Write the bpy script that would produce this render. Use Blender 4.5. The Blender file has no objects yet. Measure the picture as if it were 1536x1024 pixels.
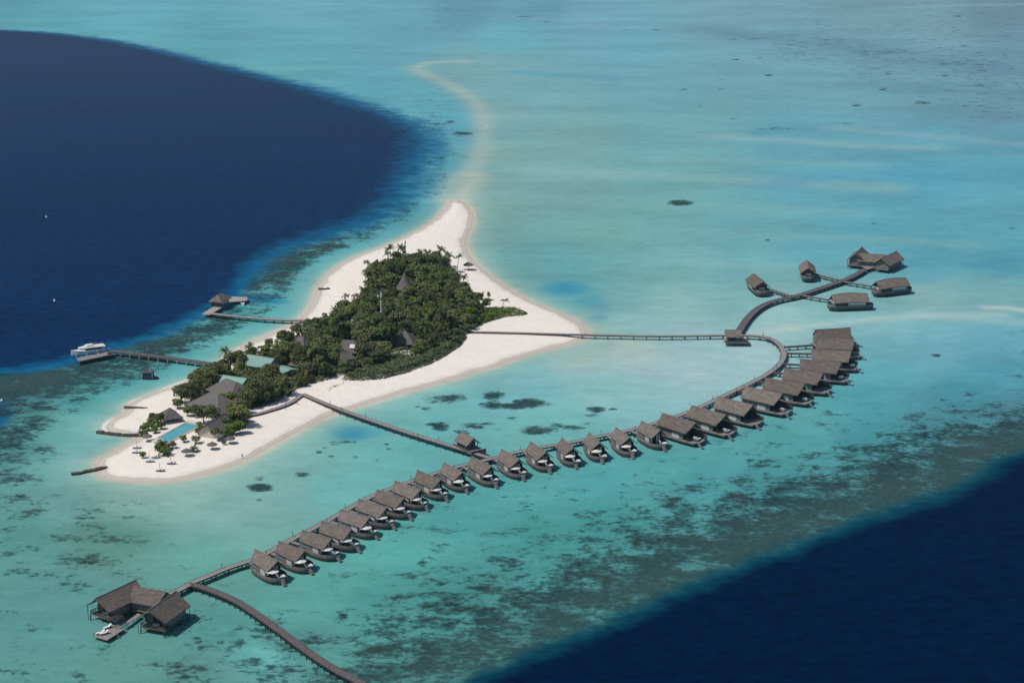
import bpy, math, random
import numpy as np
from mathutils import Vector, Matrix, noise as mnoise

random.seed(7); RNG = np.random.default_rng(11)
sc = bpy.context.scene
COL = sc.collection
R = math.radians

# ------------------------------------------------------------------ camera and the ground survey taken from it
H, PITCH, VFOV = 225.0, R(15.5), R(20.0)
F = 512 / math.tan(VFOV / 2)
CP, SP = math.cos(PITCH), math.sin(PITCH)
cam = bpy.data.cameras.new('camera'); camo = bpy.data.objects.new('camera', cam); COL.objects.link(camo)
cam.sensor_fit = 'VERTICAL'; cam.angle = VFOV; cam.clip_start = 1; cam.clip_end = 40000
camo.location = (0, 0, H); camo.rotation_euler = (math.pi / 2 - PITCH, 0, 0)
sc.camera = camo

def at(x, y, z=0.0):
    """plan position of a surveyed photo point lying at height z"""
    u, v = (x - 768) / F, (512 - y) / F
    dy, dz = CP + v * SP, -SP + v * CP
    t = (z - H) / dz
    return Vector((u * t, dy * t, z))

def survey(X, Y):
    """inverse of at() for arrays of sea-level points"""
    Y = np.maximum(Y, 380.0)
    fw = Y * CP + H * SP; up = Y * SP - H * CP
    return 768 + F * X / fw, 512 - F * up / fw

def poly(pts, z=0.0):
    return np.array([at(p[0], p[1], z)[:2] for p in pts])

def seg_dist(X, Y, P, closed=True):
    n = len(P); D = np.full(X.shape, 1e18)
    for i in range(n if closed else n - 1):
        a, b = P[i], P[(i + 1) % n]
        d = b - a; L = max(d @ d, 1e-9)
        t = np.clip(((X - a[0]) * d[0] + (Y - a[1]) * d[1]) / L, 0, 1)
        D = np.minimum(D, (X - a[0] - t * d[0]) ** 2 + (Y - a[1] - t * d[1]) ** 2)
    return np.sqrt(D)

def inside(X, Y, P):
    r = np.zeros(X.shape, bool); n = len(P)
    for i in range(n):
        (x0, y0), (x1, y1) = P[i], P[(i + 1) % n]
        if y0 == y1: continue
        r ^= ((y0 > Y) != (y1 > Y)) & (X < (x1 - x0) * (Y - y0) / (y1 - y0) + x0)
    return r

def smooth(P, k=2, closed=True):
    P = np.array(P, float)
    for _ in range(k):
        Q = np.roll(P, -1, 0) if closed else P[1:]
        A = P if closed else P[:-1]
        N = np.empty((2 * len(A), P.shape[1])); N[0::2] = A * .75 + Q * .25; N[1::2] = A * .25 + Q * .75
        P = N if closed else np.vstack([P[:1], N, P[-1:]])
    return P

def lin(c):
    c = np.array(c, float) / 255
    return np.where(c <= .04045, c / 12.92, ((c + .055) / 1.055) ** 2.4)

def sstep(a, b, x):
    t = np.clip((x - a) / (b - a), 0, 1); return t * t * (3 - 2 * t)

# ------------------------------------------------------------------ traced outlines (photo points)
SHORE_PX = [(149,713),(146,702),(145,691),(156,685),(176,674),(195,663),(208,654),(190,652),(160,647),(158,637),(172,628),(188,618),(187,610),(198,603),(210,598),(237,586.5),
 (268,576),(296,564),(316,552),(335,538),(355,524.5),(382,510),(415,496.6),(442,485),(458,470),(469,453),(472,440),(478,427),(487,414),(508,398),(530,385.5),(563,374),(593,362),(626,346),(651,330),(665,316),(672,304),
 (681,298),(694,302),(707,313),(711,327),(706,343),(698,362),(701,378),(714,395),(736,414),(763,433),(796,452),(823,463),(850,474),(868,483),(880,493),(882,505),(868,513),(845,519),(805,528),(765,541),
 (745,550),(720,556),(690,566),(655,576),(612,587),(573,599),(532,612),(500,621),(464,638),(440,651),(409,668),(368,692),(328,706),(276,719.5),(236,723.5),(197,722.5),(166,719)]
SHORE = smooth(poly(SHORE_PX), 2)

DEEP1_PX = [(0,44),(60,47),(120,53),(180,61),(250,76),(320,93),(400,112),(470,129),(530,147),(580,164),(620,178),(648,196),(655,222),(640,250),(630,272),(618,296),(590,322),(540,343),(500,356),(440,372),(400,392),(380,415),(362,437),(345,452),(318,466),
 (290,482),(250,500),(200,516),(165,526),(110,545),(50,556),(0,562),(-700,640),(-1100,300),(-700,46),(-250,42)]
DEEP1 = poly(DEEP1_PX)
DEEP2_PX = [(1700,640),(1536,676),(1490,688),(1455,715),(1425,735),(1370,752),(1300,773),(1230,798),(1150,830),(1080,856),(1010,884),(950,912),(880,942),(800,975),(740,1000),(690,1022),(600,1060),(450,1150),(500,1330),(1800,1330),(2600,900)]
DEEP2 = poly(DEEP2_PX)

# trees stand inside this outline (trunk positions)
WOOD_PX = [(296,600),(284,603),(290,588),(305,574),(330,562),(352,556),(362,545),(376,533),(420,520),(446,502),(470,497),(494,486),(508,474),(530,464),(545,448),(552,425),(548,410),(565,402),(590,396),(620,394),(650,398),(676,402),(690,424),(708,447),(728,462),(748,470),
 (735,482),(716,488),(702,500),(690,514),(672,526),(655,538),(620,552),(575,562),(530,566),(508,562),(490,570),(466,576),(444,584),(432,596),(395,610),(366,616),(372,632),(355,645),(325,652),(350,622),(372,600),(372,585),(345,572),(330,568),(318,585)]
WOOD = poly(WOOD_PX, 1.2)
HEDGE_PX = [(519,566),(512,570),(540,571),(575,568),(612,558),(645,546),(666,535),(690,520),(700,506),(694,500),(676,514),(650,528),(615,542),(575,552),(540,556)]
HEDGE = poly(HEDGE_PX, 1.2)
TONGUE_PX = [(728,466),(745,466),(770,466),(792,470),(782,473),(756,476),(730,484),(712,490),(706,484)]
TONGUE = poly(TONGUE_PX, 1.2)

# ------------------------------------------------------------------ materials
def mat(name):
    m = bpy.data.materials.new(name); m.use_nodes = True
    nt = m.node_tree; b = nt.nodes['Principled BSDF']
    return m, nt, b

def N(nt, typ, **kw):
    n = nt.nodes.new(typ)
    for k, v in kw.items():
        if k in n.inputs: n.inputs[k].default_value = v
        else: setattr(n, k, v)
    return n

def rough_mat(name, c0, c1, scale=1.0, stretch=(1, 1, 1), rough=.85, bump=0.0, spread=.18, detail=5, rand=0.0, spec=.25, coords='Object'):
    """two tones mixed by stretched noise, optional tone shift per object"""
    m, nt, b = mat(name)
    tc = N(nt, 'ShaderNodeTexCoord'); mp = N(nt, 'ShaderNodeMapping'); mp.inputs['Scale'].default_value = stretch
    nt.links.new(tc.outputs[coords], mp.inputs[0])
    nz = N(nt, 'ShaderNodeTexNoise', Scale=scale, Detail=detail, Roughness=.65); nt.links.new(mp.outputs[0], nz.inputs['Vector'])
    rp = N(nt, 'ShaderNodeValToRGB'); rp.color_ramp.elements[0].position = .5 - spread; rp.color_ramp.elements[1].position = .5 + spread
    rp.color_ramp.elements[0].color = (*c0, 1); rp.color_ramp.elements[1].color = (*c1, 1)
    nt.links.new(nz.outputs['Fac'], rp.inputs[0]); out = rp.outputs[0]
    if rand:
        oi = N(nt, 'ShaderNodeObjectInfo'); hs = N(nt, 'ShaderNodeHueSaturation')
        mr = N(nt, 'ShaderNodeMapRange'); mr.inputs['To Min'].default_value = 1 - rand; mr.inputs['To Max'].default_value = 1 + rand
        nt.links.new(oi.outputs['Random'], mr.inputs[0]); nt.links.new(mr.outputs[0], hs.inputs['Value'])
        m2 = N(nt, 'ShaderNodeMath', operation='MULTIPLY_ADD'); m2.inputs[1].default_value = 7.13; m2.inputs[2].default_value = .3
        fr = N(nt, 'ShaderNodeMath', operation='FRACT'); nt.links.new(oi.outputs['Random'], m2.inputs[0]); nt.links.new(m2.outputs[0], fr.inputs[0])
        m3 = N(nt, 'ShaderNodeMapRange'); m3.inputs['To Min'].default_value = .5 - rand * .06; m3.inputs['To Max'].default_value = .5 + rand * .06
        nt.links.new(fr.outputs[0], m3.inputs[0]); nt.links.new(m3.outputs[0], hs.inputs['Hue'])
        nt.links.new(out, hs.inputs['Color']); out = hs.outputs[0]
    nt.links.new(out, b.inputs['Base Color']); b.inputs['Roughness'].default_value = rough; b.inputs['Specular IOR Level'].default_value = spec
    if bump:
        bp = N(nt, 'ShaderNodeBump', Strength=bump, Distance=.1); nt.links.new(nz.outputs['Fac'], bp.inputs['Height']); nt.links.new(bp.outputs[0], b.inputs['Normal'])
    return m

M = {}
M['thatch'] = rough_mat('thatch', (.102,.085,.073), (.212,.178,.155), .55, (1, 1.8, 1.8), .95, .5, spread=.2, detail=8, rand=.17, spec=.1)
M['thatch_ridge'] = rough_mat('thatch_ridge', (.15,.135,.125), (.22,.20,.185), 2.0, rough=.95, spec=.1)
M['thatch_grey'] = rough_mat('thatch_grey', (.098,.088,.085), (.185,.168,.160), .9, (2, 2, 1), .95, .5, rand=.10, spec=.1)
M['plank'] = rough_mat('plank', (.13,.115,.108), (.24,.215,.20), 1.3, (1, 5, 5), .85, rand=.08)
M['plank_dark'] = rough_mat('plank_dark', (.06,.053,.052), (.12,.106,.103), 1.3, (1, 4, 4), .85, rand=.08)
M['deck'] = rough_mat('deck', (.20,.175,.168), (.31,.28,.268), .9, (4, 1, 1), .85, rand=.05)
M['deck_pale'] = rough_mat('deck_pale', (.28,.26,.24), (.40,.375,.35), .9, (4, 1, 1), .85)
M['deck_dark'] = rough_mat('deck_dark', (.085,.070,.072), (.15,.128,.128), .9, (4, 1, 1), .85)
M['post'] = rough_mat('post', (.030,.027,.025), (.075,.068,.062), 2.0)
M['concrete'] = rough_mat('concrete', (.45,.44,.42), (.60,.59,.56), 1.5)
M['dark_wall'] = rough_mat('dark_wall', (.018,.020,.026), (.040,.042,.050), 1.0, rough=.5)
M['glass'] = rough_mat('glass', (.015,.06,.085), (.03,.10,.13), .6, rough=.15, spec=.5)
M['white'] = rough_mat('white', (.66,.66,.66), (.78,.78,.77), 1.2, rough=.6)
M['cream'] = rough_mat('cream', (.66,.62,.55), (.76,.72,.66), 1.2, rough=.8)
M['white_frame'] = rough_mat('white_frame', (.42,.44,.44), (.58,.60,.60), 2.0, rough=.6)
M['blue_wall'] = rough_mat('blue_wall', (.012,.03,.085), (.02,.05,.13), 1.0, rough=.6)
M['navy_cloth'] = rough_mat('navy_cloth', (.012,.014,.06), (.02,.022,.09), 2.0, rough=.9)
M['teal_roof'] = rough_mat('teal_roof', (.19,.335,.295), (.25,.40,.355), .5, (1, 6, 1), .55, rand=.05)
M['green_trim'] = rough_mat('green_trim', (.16,.33,.16), (.22,.42,.22), 1.0, rough=.6)
M['plaster'] = rough_mat('plaster', (.42,.37,.31), (.58,.52,.45), .8)
M['rust'] = rough_mat('rust', (.10,.040,.022), (.17,.075,.045), 1.5)
M['steel'] = rough_mat('steel', (.45,.46,.47), (.58,.58,.58), 2.0, rough=.5)
M['steel_dark'] = rough_mat('steel_dark', (.16,.17,.18), (.24,.25,.26), 2.0, rough=.5)
M['stone'] = rough_mat('stone', (.055,.05,.042), (.13,.115,.095), 1.2, bump=.6)
M['pool_tile'] = rough_mat('pool_tile', (.08,.36,.39), (.11,.43,.46), .35, rough=.12, spec=.4)
M['coping'] = rough_mat('coping', (.55,.51,.46), (.66,.62,.57), .8)
M['orange'] = rough_mat('orange', (.22,.09,.03), (.33,.15,.06), 2.0)
M['bark'] = rough_mat('bark', (.07,.055,.04), (.14,.11,.085), 2.0)
M['skin'] = rough_mat('skin', (.25,.14,.09), (.33,.19,.12), 2.0)
M['hair'] = rough_mat('hair', (.02,.015,.012), (.04,.03,.02), 3.0)
M['shirt'] = rough_mat('shirt', (.6,.6,.6), (.7,.7,.7), 3.0)
M['shorts'] = rough_mat('shorts', (.03,.04,.09), (.05,.06,.12), 3.0)

def leaf_mat(name, c0, c1, rand):
    m = rough_mat(name, c0, c1, .35, rough=.75, spread=.16, detail=4, rand=rand, spec=.15)
    return m
M['leaf'] = leaf_mat('leaf', (.074,.088,.028), (.138,.153,.056), .36)
M['leaf_bright'] = leaf_mat('leaf_bright', (.070,.110,.016), (.130,.180,.030), .18)
M['leaf_olive'] = leaf_mat('leaf_olive', (.066,.084,.036), (.110,.130,.058), .18)
M['leaf_yellow'] = leaf_mat('leaf_yellow', (.15,.14,.02), (.24,.20,.04), .15)
M['leaf_grey'] = leaf_mat('leaf_grey', (.12,.115,.095), (.20,.19,.165), .15)
M['frond'] = leaf_mat('frond', (.045,.070,.016), (.095,.125,.034), .25)

# ------------------------------------------------------------------ mesh building
class MB:
    def __init__(s): s.v = []; s.f = []
    def quad(s, a, b, c, d):
        i = len(s.v); s.v += [tuple(a), tuple(b), tuple(c), tuple(d)]; s.f.append((i, i+1, i+2, i+3)); return s
    def tri(s, a, b, c):
        i = len(s.v); s.v += [tuple(a), tuple(b), tuple(c)]; s.f.append((i, i+1, i+2)); return s
    def hexa(s, p):                                   # 8 points: bottom ring, top ring
        i = len(s.v); s.v += [tuple(q) for q in p]
        for f in ((3,2,1,0),(4,5,6,7),(0,1,5,4),(1,2,6,5),(2,3,7,6),(3,0,4,7)): s.f.append(tuple(i+k for k in f))
        return s
    def box(s, c, d):
        x, y, z = c; a, b, h = d[0]/2, d[1]/2, d[2]/2
        return s.hexa([(x-a,y-b,z-h),(x+a,y-b,z-h),(x+a,y+b,z-h),(x-a,y+b,z-h),(x-a,y-b,z+h),(x+a,y-b,z+h),(x+a,y+b,z+h),(x-a,y+b,z+h)])
    def beam(s, p, q, w, h=None, up=(0,0,1)):         # rectangular bar between two points
        h = h or w; p, q = Vector(p), Vector(q); d = (q - p).normalized(); u = Vector(up)
        if abs(d.dot(u)) > .95: u = Vector((1, 0, 0))
        n = d.cross(u).normalized() * w / 2; t = n.cross(d).normalized() * h / 2
        return s.hexa([p-n-t, q-n-t, q+n-t, p+n-t, p-n+t, q-n+t, q+n+t, p+n+t])
    def tube(s, pts, rad, n=6, cap=True):
        pts = [Vector(p) for p in pts]
        rad = rad if isinstance(rad, (list, tuple)) else [rad] * len(pts)
        base = len(s.v)
        for k, p in enumerate(pts):
            d = (pts[min(k+1, len(pts)-1)] - pts[max(k-1, 0)]).normalized()
            u = Vector((0, 1, 0)) if abs(d.y) < .9 else Vector((1, 0, 0))
            a = d.cross(u).normalized(); b = d.cross(a)
            for j in range(n):
                t = 2 * math.pi * j / n; s.v.append(tuple(p + (a * math.cos(t) + b * math.sin(t)) * rad[k]))
        for k in range(len(pts) - 1):
            for j in range(n):
                s.f.append((base+k*n+j, base+k*n+(j+1)%n, base+(k+1)*n+(j+1)%n, base+(k+1)*n+j))
        if cap:
            s.f.append(tuple(base+j for j in range(n))[::-1]); s.f.append(tuple(base+(len(pts)-1)*n+j for j in range(n)))
        return s
    def prism(s, ring0, ring1):                       # closed solid between two equal rings
        n = len(ring0); i = len(s.v); s.v += [tuple(p) for p in ring0] + [tuple(p) for p in ring1]
        for j in range(n): s.f.append((i+j, i+(j+1)%n, i+n+(j+1)%n, i+n+j))
        s.f.append(tuple(i+j for j in range(n))[::-1]); s.f.append(tuple(i+n+j for j in range(n)))
        return s
    def slab(s, a, b, c, d, t):                       # thick quad, thickness downwards
        dn = Vector((0, 0, -t))
        a, b, c, d = map(Vector, (a, b, c, d))
        return s.hexa([a+dn, b+dn, c+dn, d+dn, a, b, c, d])
    def grid_slab(s, rows, t):                        # rows of points (lists), thick downwards
        n = len(rows[0]); i = len(s.v); m = len(rows)
        for r in rows:
            for p in r: s.v.append(tuple(p))
        for r in rows:
            for p in r: s.v.append((p[0], p[1], p[2] - t))
        o = m * n
        for a in range(m - 1):
            for b in range(n - 1):
                k = i + a*n + b
                s.f.append((k, k+1, k+n+1, k+n)); s.f.append((k+o, k+o+n, k+o+n+1, k+o+1))
        for b in range(n - 1):
            k = i + b; s.f.append((k, k+o, k+o+1, k+1)); k = i + (m-1)*n + b; s.f.append((k, k+1, k+o+1, k+o))
        for a in range(m - 1):
            k = i + a*n; s.f.append((k, k+n, k+n+o, k+o)); k = i + a*n + n-1; s.f.append((k, k+o, k+n+o, k+n))
        return s
    def mesh(s, name):
        me = bpy.data.meshes.new(name); me.from_pydata(s.v, [], s.f); me.update(); return me
    def build(s, name, m, parent=None, smooth=False):
        me = s.mesh(name); me.materials.append(m if not isinstance(m, str) else M[m])
        if smooth: me.polygons.foreach_set('use_smooth', [True] * len(me.polygons))
        o = bpy.data.objects.new(name, me); COL.objects.link(o)
        if parent is not None: o.parent = parent
        return o

def tag(o, label=None, cat=None, group=None, kind=None):
    if label: o['label'] = label
    if cat: o['category'] = cat
    if group: o['group'] = group
    if kind: o['kind'] = kind
    return o

def empty(name, loc=(0, 0, 0), rz=0.0, label=None, cat=None, group=None):
    o = bpy.data.objects.new(name, None); COL.objects.link(o); o.empty_display_size = .5
    o.location = loc; o.rotation_euler = (0, 0, rz)
    return tag(o, label, cat, group)

KIDS = {}
def kids(o):
    return [c for c in bpy.data.objects if c.parent is o]

def copy_tree(o, loc, rz, label, group=None, scale=None):
    """copies a thing with its parts and sub-parts"""
    if o not in KIDS: KIDS[o] = [(c, kids(c)) for c in kids(o)]
    r = o.copy(); COL.objects.link(r); r.location = loc; r.rotation_euler = (0, 0, rz)
    if scale: r.scale = scale
    r['label'] = label
    if group: r['group'] = group
    for c, gs in KIDS[o]:
        d = c.copy(); COL.objects.link(d); d.parent = r
        for g in gs:
            e = g.copy(); COL.objects.link(e); e.parent = d
    return r

class Proto:
    """first placement moves the built thing itself, later ones copy it"""
    def __init__(s, o): s.o = o; s.used = False
    def put(s, loc, rz, label, group=None, scale=None):
        if not s.used:
            s.used = True; o = s.o; KIDS[o] = [(c, kids(c)) for c in kids(o)]
            o.location = loc; o.rotation_euler = (0, 0, rz); o['label'] = label
            if group: o['group'] = group
            if scale: o.scale = scale
            return o
        return copy_tree(s.o, loc, rz, label, group, scale)

ORD = 'first second third fourth fifth sixth seventh eighth ninth tenth eleventh twelfth thirteenth fourteenth fifteenth sixteenth seventeenth'.split()
#SECTION_SEA
# ------------------------------------------------------------------ the sea: one sheet, tint from depth and sea bed
TINTS = [ # photo point and the water tone found there
(0,8,88,158,170),(200,20,100,172,184),(450,20,108,174,185),(600,12,105,170,180),(700,14,95,152,168),(800,14,98,158,172),(900,25,112,170,186),(1100,15,116,164,182),(1300,25,114,156,174),(1500,8,104,140,160),(1400,45,118,160,178),
(60,30,92,165,175),(300,72,92,163,170),(450,60,98,168,178),(600,60,100,165,177),(760,60,105,176,186),(950,60,108,172,187),(1150,72,112,166,184),(1350,75,112,160,178),(1500,100,108,152,172),
(430,105,95,165,172),(560,130,95,165,178),(640,150,98,170,180),(690,175,92,165,180),(705,205,88,160,174),(690,250,85,158,170),(665,275,82,160,172),(640,300,80,158,170),
(745,105,122,172,176),(700,108,118,168,172),(800,140,115,170,177),(1000,130,108,168,182),(1200,130,108,164,180),(1400,150,103,154,171),(1500,165,103,150,168),
(750,170,124,170,170),(745,230,128,170,164),(720,275,128,168,160),(850,215,120,168,167),(1000,200,110,168,178),(1200,200,100,164,181),(1400,210,97,163,183),(1520,215,96,158,178),
(745,300,122,165,158),(850,285,118,166,165),(1000,255,110,170,174),(1200,270,98,165,180),(1400,270,87,160,181),(1500,250,90,160,180),
(740,350,113,162,158),(900,350,112,166,161),(1000,330,110,168,168),(1100,340,105,168,175),(1300,330,92,163,178),(1480,320,94,163,178),
(770,400,100,160,160),(850,400,100,164,168),(920,400,108,168,168),(1000,400,115,172,171),(1100,400,110,170,174),(1230,380,98,166,176),(1400,385,88,158,172),(1510,395,84,155,170),
(880,445,96,165,170),(940,440,116,172,172),(1010,455,135,182,178),(1100,450,124,176,174),(1230,460,128,178,176),(1400,450,128,176,176),(1500,440,120,174,176),
(950,490,132,184,180),(1030,490,140,184,182),(950,530,150,186,178),(1050,560,148,188,187),(1130,530,150,190,188),(1170,480,146,188,184),(1320,485,124,176,178),(1400,520,108,170,178),(1500,520,98,164,175),(1330,520,108,172,178),
(880,545,136,182,174),(900,580,122,184,180),(800,585,112,178,178),(730,600,105,172,172),(1000,600,130,186,184),(1100,560,140,186,184),(1330,560,88,162,168),(1300,600,78,158,163),(1450,590,74,149,158),(1500,560,80,154,166),(1210,630,90,165,164),(1250,600,84,164,166),
(690,620,104,172,168),(860,650,108,180,173),(960,620,122,184,180),(600,640,106,174,168),(800,650,108,178,171),(1100,670,84,162,160),(1180,660,80,158,156),(1300,650,72,148,152),(1430,640,74,140,146),(1520,620,80,140,148),
(450,690,106,172,162),(560,700,104,178,170),(640,670,100,175,170),(900,720,80,164,161),(1000,700,82,163,158),(1050,720,76,156,154),(760,730,86,168,163),
(700,770,82,166,161),(600,820,86,171,161),(500,880,88,170,158),(800,800,74,156,149),(900,780,72,154,148),(1150,720,72,150,150),(450,960,80,150,140),(380,985,92,168,160),(430,900,88,165,152),(560,900,78,156,147),(700,880,74,150,142),
(90,640,96,164,158),(125,640,104,176,170),(60,700,94,166,156),(120,690,104,172,164),(100,760,98,162,152),(200,755,116,170,154),(280,745,122,178,164),(350,760,115,173,160),(430,720,110,172,160),(500,735,102,177,169),(400,790,104,168,154),(310,840,94,165,150),
(150,810,94,148,130),(50,820,86,154,144),(350,880,90,162,148),(50,940,82,150,142),(250,960,86,154,141),(100,900,86,154,146),(20,1010,84,150,139),(180,1000,88,154,140),(330,940,80,153,143),(300,1010,84,148,136),
(280,560,86,174,174),(340,520,94,174,170),(400,480,86,164,164),(430,450,84,162,165),(470,415,86,164,170),(560,360,88,166,175),(620,325,82,156,165),(110,600,76,150,148),(40,600,68,130,132),(20,680,76,140,136),(190,580,80,160,158),(230,540,80,150,150)]
REEFS = [ # photo point and how much coral covers the bed there
(1536,665,.80),(1450,690,.72),(1380,735,.75),(1300,755,.70),(1230,782,.70),(1150,812,.72),(1080,838,.68),(1010,868,.68),(940,895,.62),(860,935,.60),(780,970,.58),(720,995,.55),(640,1015,.52),
(1500,630,.56),(1400,665,.60),(1330,690,.66),(1250,730,.66),(1180,750,.62),(1100,790,.66),(1040,790,.62),(980,820,.60),(900,860,.60),(820,890,.58),(740,930,.56),(660,960,.54),(580,985,.52),(560,1015,.5),
(1500,590,.26),(1400,620,.30),(1300,640,.24),(1250,680,.44),(1150,700,.40),(1060,740,.46),(980,760,.46),(900,800,.44),(820,820,.42),(740,860,.46),(660,890,.46),(600,910,.44),(540,950,.42),(520,900,.30),(430,985,.42),(470,1010,.35),
(1350,570,.12),(1450,550,.12),(1200,650,.20),(1080,690,.18),(960,710,.20),(880,740,.24),(800,770,.26),(700,800,.22),(640,820,.24),(560,850,.22),(480,890,.16),(420,880,.08),
(385,975,.46),(340,970,.40),(310,960,.42),(270,1000,.40),(370,1010,.36),(240,960,.22),(160,985,.28),(60,990,.26),(20,940,.26),(100,930,.14),(340,900,.18),(200,960,.22),
(150,815,.40),(120,840,.40),(190,790,.30),(60,800,.34),(30,770,.36),(20,850,.32),(230,830,.22),(300,790,.14),(260,860,.2),
(0,575,.82),(50,575,.82),(100,565,.80),(160,550,.78),(210,535,.76),(260,515,.76),(300,495,.74),(330,478,.66),(20,610,.78),(80,592,.66),(140,575,.62),(200,560,.50),(250,540,.42),(300,515,.36),(20,650,.72),(60,630,.60),(100,620,.40),(20,700,.58),(60,680,.42),(40,740,.40),(150,610,.16),(110,660,.2),(90,710,.2),
(380,425,.84),(400,405,.86),(440,385,.84),(500,368,.80),(560,350,.74),(600,332,.62),(420,425,.78),(450,405,.66),(480,392,.56),(530,368,.36),(470,425,.30),(440,440,.42),(400,440,.2),
(655,230,.46),(660,190,.4),(640,270,.42),(345,465,.3),(380,470,.22),
(260,580,.02),(340,530,0),(430,470,.05),(500,395,0),(600,345,0),(680,200,.12),(620,250,.3),(560,190,.0),(740,260,0),(765,220,0),(730,195,0),(705,280,0),(700,250,.05),(760,300,0),(715,225,.04),(500,115,0),(300,90,0),
(700,640,.1),(600,640,.0),(500,700,0),(450,650,0),(300,740,0),(400,760,0),(800,600,.1),(900,600,.05),(860,640,.1),(1000,600,0),(1100,560,0),(1200,450,0),(1400,450,0),(1000,400,0),(850,350,0),(1000,250,.0),(1250,250,.05),(1450,300,.02),
(900,120,.05),(1100,60,.12),(1200,75,.30),(1330,85,.30),(1450,100,.30),(1300,40,.22),(1500,60,.26),(1400,130,.24),(1500,150,.28),(1200,130,.08),(1350,180,.16),(700,12,.24),(760,20,.12),(500,20,.02),(200,20,0),(950,40,.16),(860,8,.14),(1100,10,.2),(1000,180,.02),(1180,195,.12),(1500,230,.08)]
BLOBS = [(670,584,15,5,1.25),(656,594,40,10,1.35),(640,600,26,6,1.2),(672,600,12,4,.8),(606,602,7,2.5,.9),(618,598,10,2.5,.7),(740,593,16,7,1.3),(722,587,10,2.5,.8),(796,605,26,7,1.35),(740,608,22,6,1.2),(768,609,28,5,1.25),(826,605,12,3,.9),(893,614,15,5,1.2),(886,623,13,3,.85),
(808,645,30,8,1.0),(836,638,14,5,.8),(860,642,18,5,.7),(883,635,14,4,.6),(920,614,10,2,.6),(659,640,15,7,.9),(650,637,14,3,.8),(711,639,20,5,.9),(730,636,14,3.5,.8),(693,647,12,5,.9),(574,620,8,2.5,.9),(638,613,11,3,.8),(625,609,8,2,.75),(583,673,7,2.5,.9),(580,667,6,2,.85),(750,643,11,3,.75),(768,627,8,2,.7),(627,623,7,2,.7),
(387,717,11,4,1.25),(389,731,20,6,1.25),(380,733,10,4,1),(453,712,13,3.5,1.2),(389,750,8,2,.8),(499,664,11,3.5,.95),(522,663,18,3,.8),(477,678,6,2,.9),(496,684,6,2,.9),(486,672,5,2,.9),(533,686,6,2,.75),(565,690,6,2,.65),(416,720,4,1.2,.7),(628,681,5,1.5,.7),
(1020,304,19,4.5,1.4),(1026,134,7,1.5,1),(1081,134,6,1.3,1),(1082,120,5,1,.9),(1104,89,6,1.1,.95),(1140,86.5,4,1,.95),(1153,113,7,1.6,1),(1325,134,8,1.8,1),(1385,154,15,2.4,.95),(1286,158,8,2,1),(1420,113,6,1.5,.95),(984,44.5,7,1.2,.95),(1152,360,5,1.6,1),(960,364,5,1.3,.9),(1310,335,4,1.2,.9),(692,200,15,3.5,1.2),(675,183,10,2.5,.9),(684,230,9,1.6,.8),(700,236,8,1.2,.7),
(1449,159,6,1.5,.9),(1072,98.5,4,.9,.85),(1050,160,5,1,.7),(1100,178,7,1.2,.6),(1520,342,6,1.4,.9),(1448,337,5,1.2,.8),(1436,24,9,1.6,.8),(1445,68,9,1.5,.6),(790,25,14,1.5,.7),(820,33,8,1.2,.7),(940,45,14,1.8,.5),(1160,193,30,3,.55),(1270,185,22,2,.55),(1480,128,30,3,.6),(1250,60,60,6,.42),(1330,78,70,7,.50),(1440,95,40,5,.48),(1130,58,60,5,.40),
(1030,640,6,2,.8),(1125,690,8,3,.9),(1040,688,7,2.5,.95),(953,712,7,2.5,.95),(1053,718,8,3,.95),(1405,532,9,2.5,.75),(297,957,7,2.5,1),(270,482,0,0,0),(186,994,4,1.5,.9),(196,991,4,1.5,.9),(375,496,8,2,.9),(257,521,8,2,.5),(633,843,7,2,.95),(555,838,9,3,.7),(670,817,6,2,.8),(695,812,6,2,.8),(300,1000,14,5,.9),(360,965,20,7,.85),(345,950,16,5,.8),(380,990,22,6,.9),(405,1000,12,4,.85),(145,620,12,3,.45),(125,688,7,2,.95),(98,599,40,3,.5),(880,820,11,5,1),(815,838,14,4,1),(605,895,24,6,1),(640,906,22,6,.9),(515,925,9,5,1),(665,875,14,4,1),(720,880,30,6,.9),(560,908,12,4,.9),(640,930,20,4,.9),(1105,742,22,7,1),(1005,758,10,4,1.05),(1015,748,16,3,1),(1165,700,9,3,1),(1150,710,10,3,.9),(1100,760,60,6,.75),(940,790,20,4,.9),(880,822,30,4,.6)]
POOLS = [(165,812,120,46,86,142,130,.7),(30,800,60,50,84,146,134,.5),(845,433,46,15,52,146,172,.9),(882,452,34,10,72,150,168,.6),(900,464,22,11,92,158,172,.6),(895,478,22,7,70,150,170,.7),(525,650,44,16,42,134,158,.92),(562,647,34,13,75,155,168,.5),(385,448,40,9,8,116,158,.9),(415,452,25,6,10,125,160,.7),(0,622,22,30,0,92,140,.95),(0,603,14,8,0,120,170,.7),(660,222,16,34,28,120,160,.5),(350,465,26,9,30,110,135,.6),(1480,398,60,9,78,150,170,.6),(1370,420,50,10,84,155,170,.4)]
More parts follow.
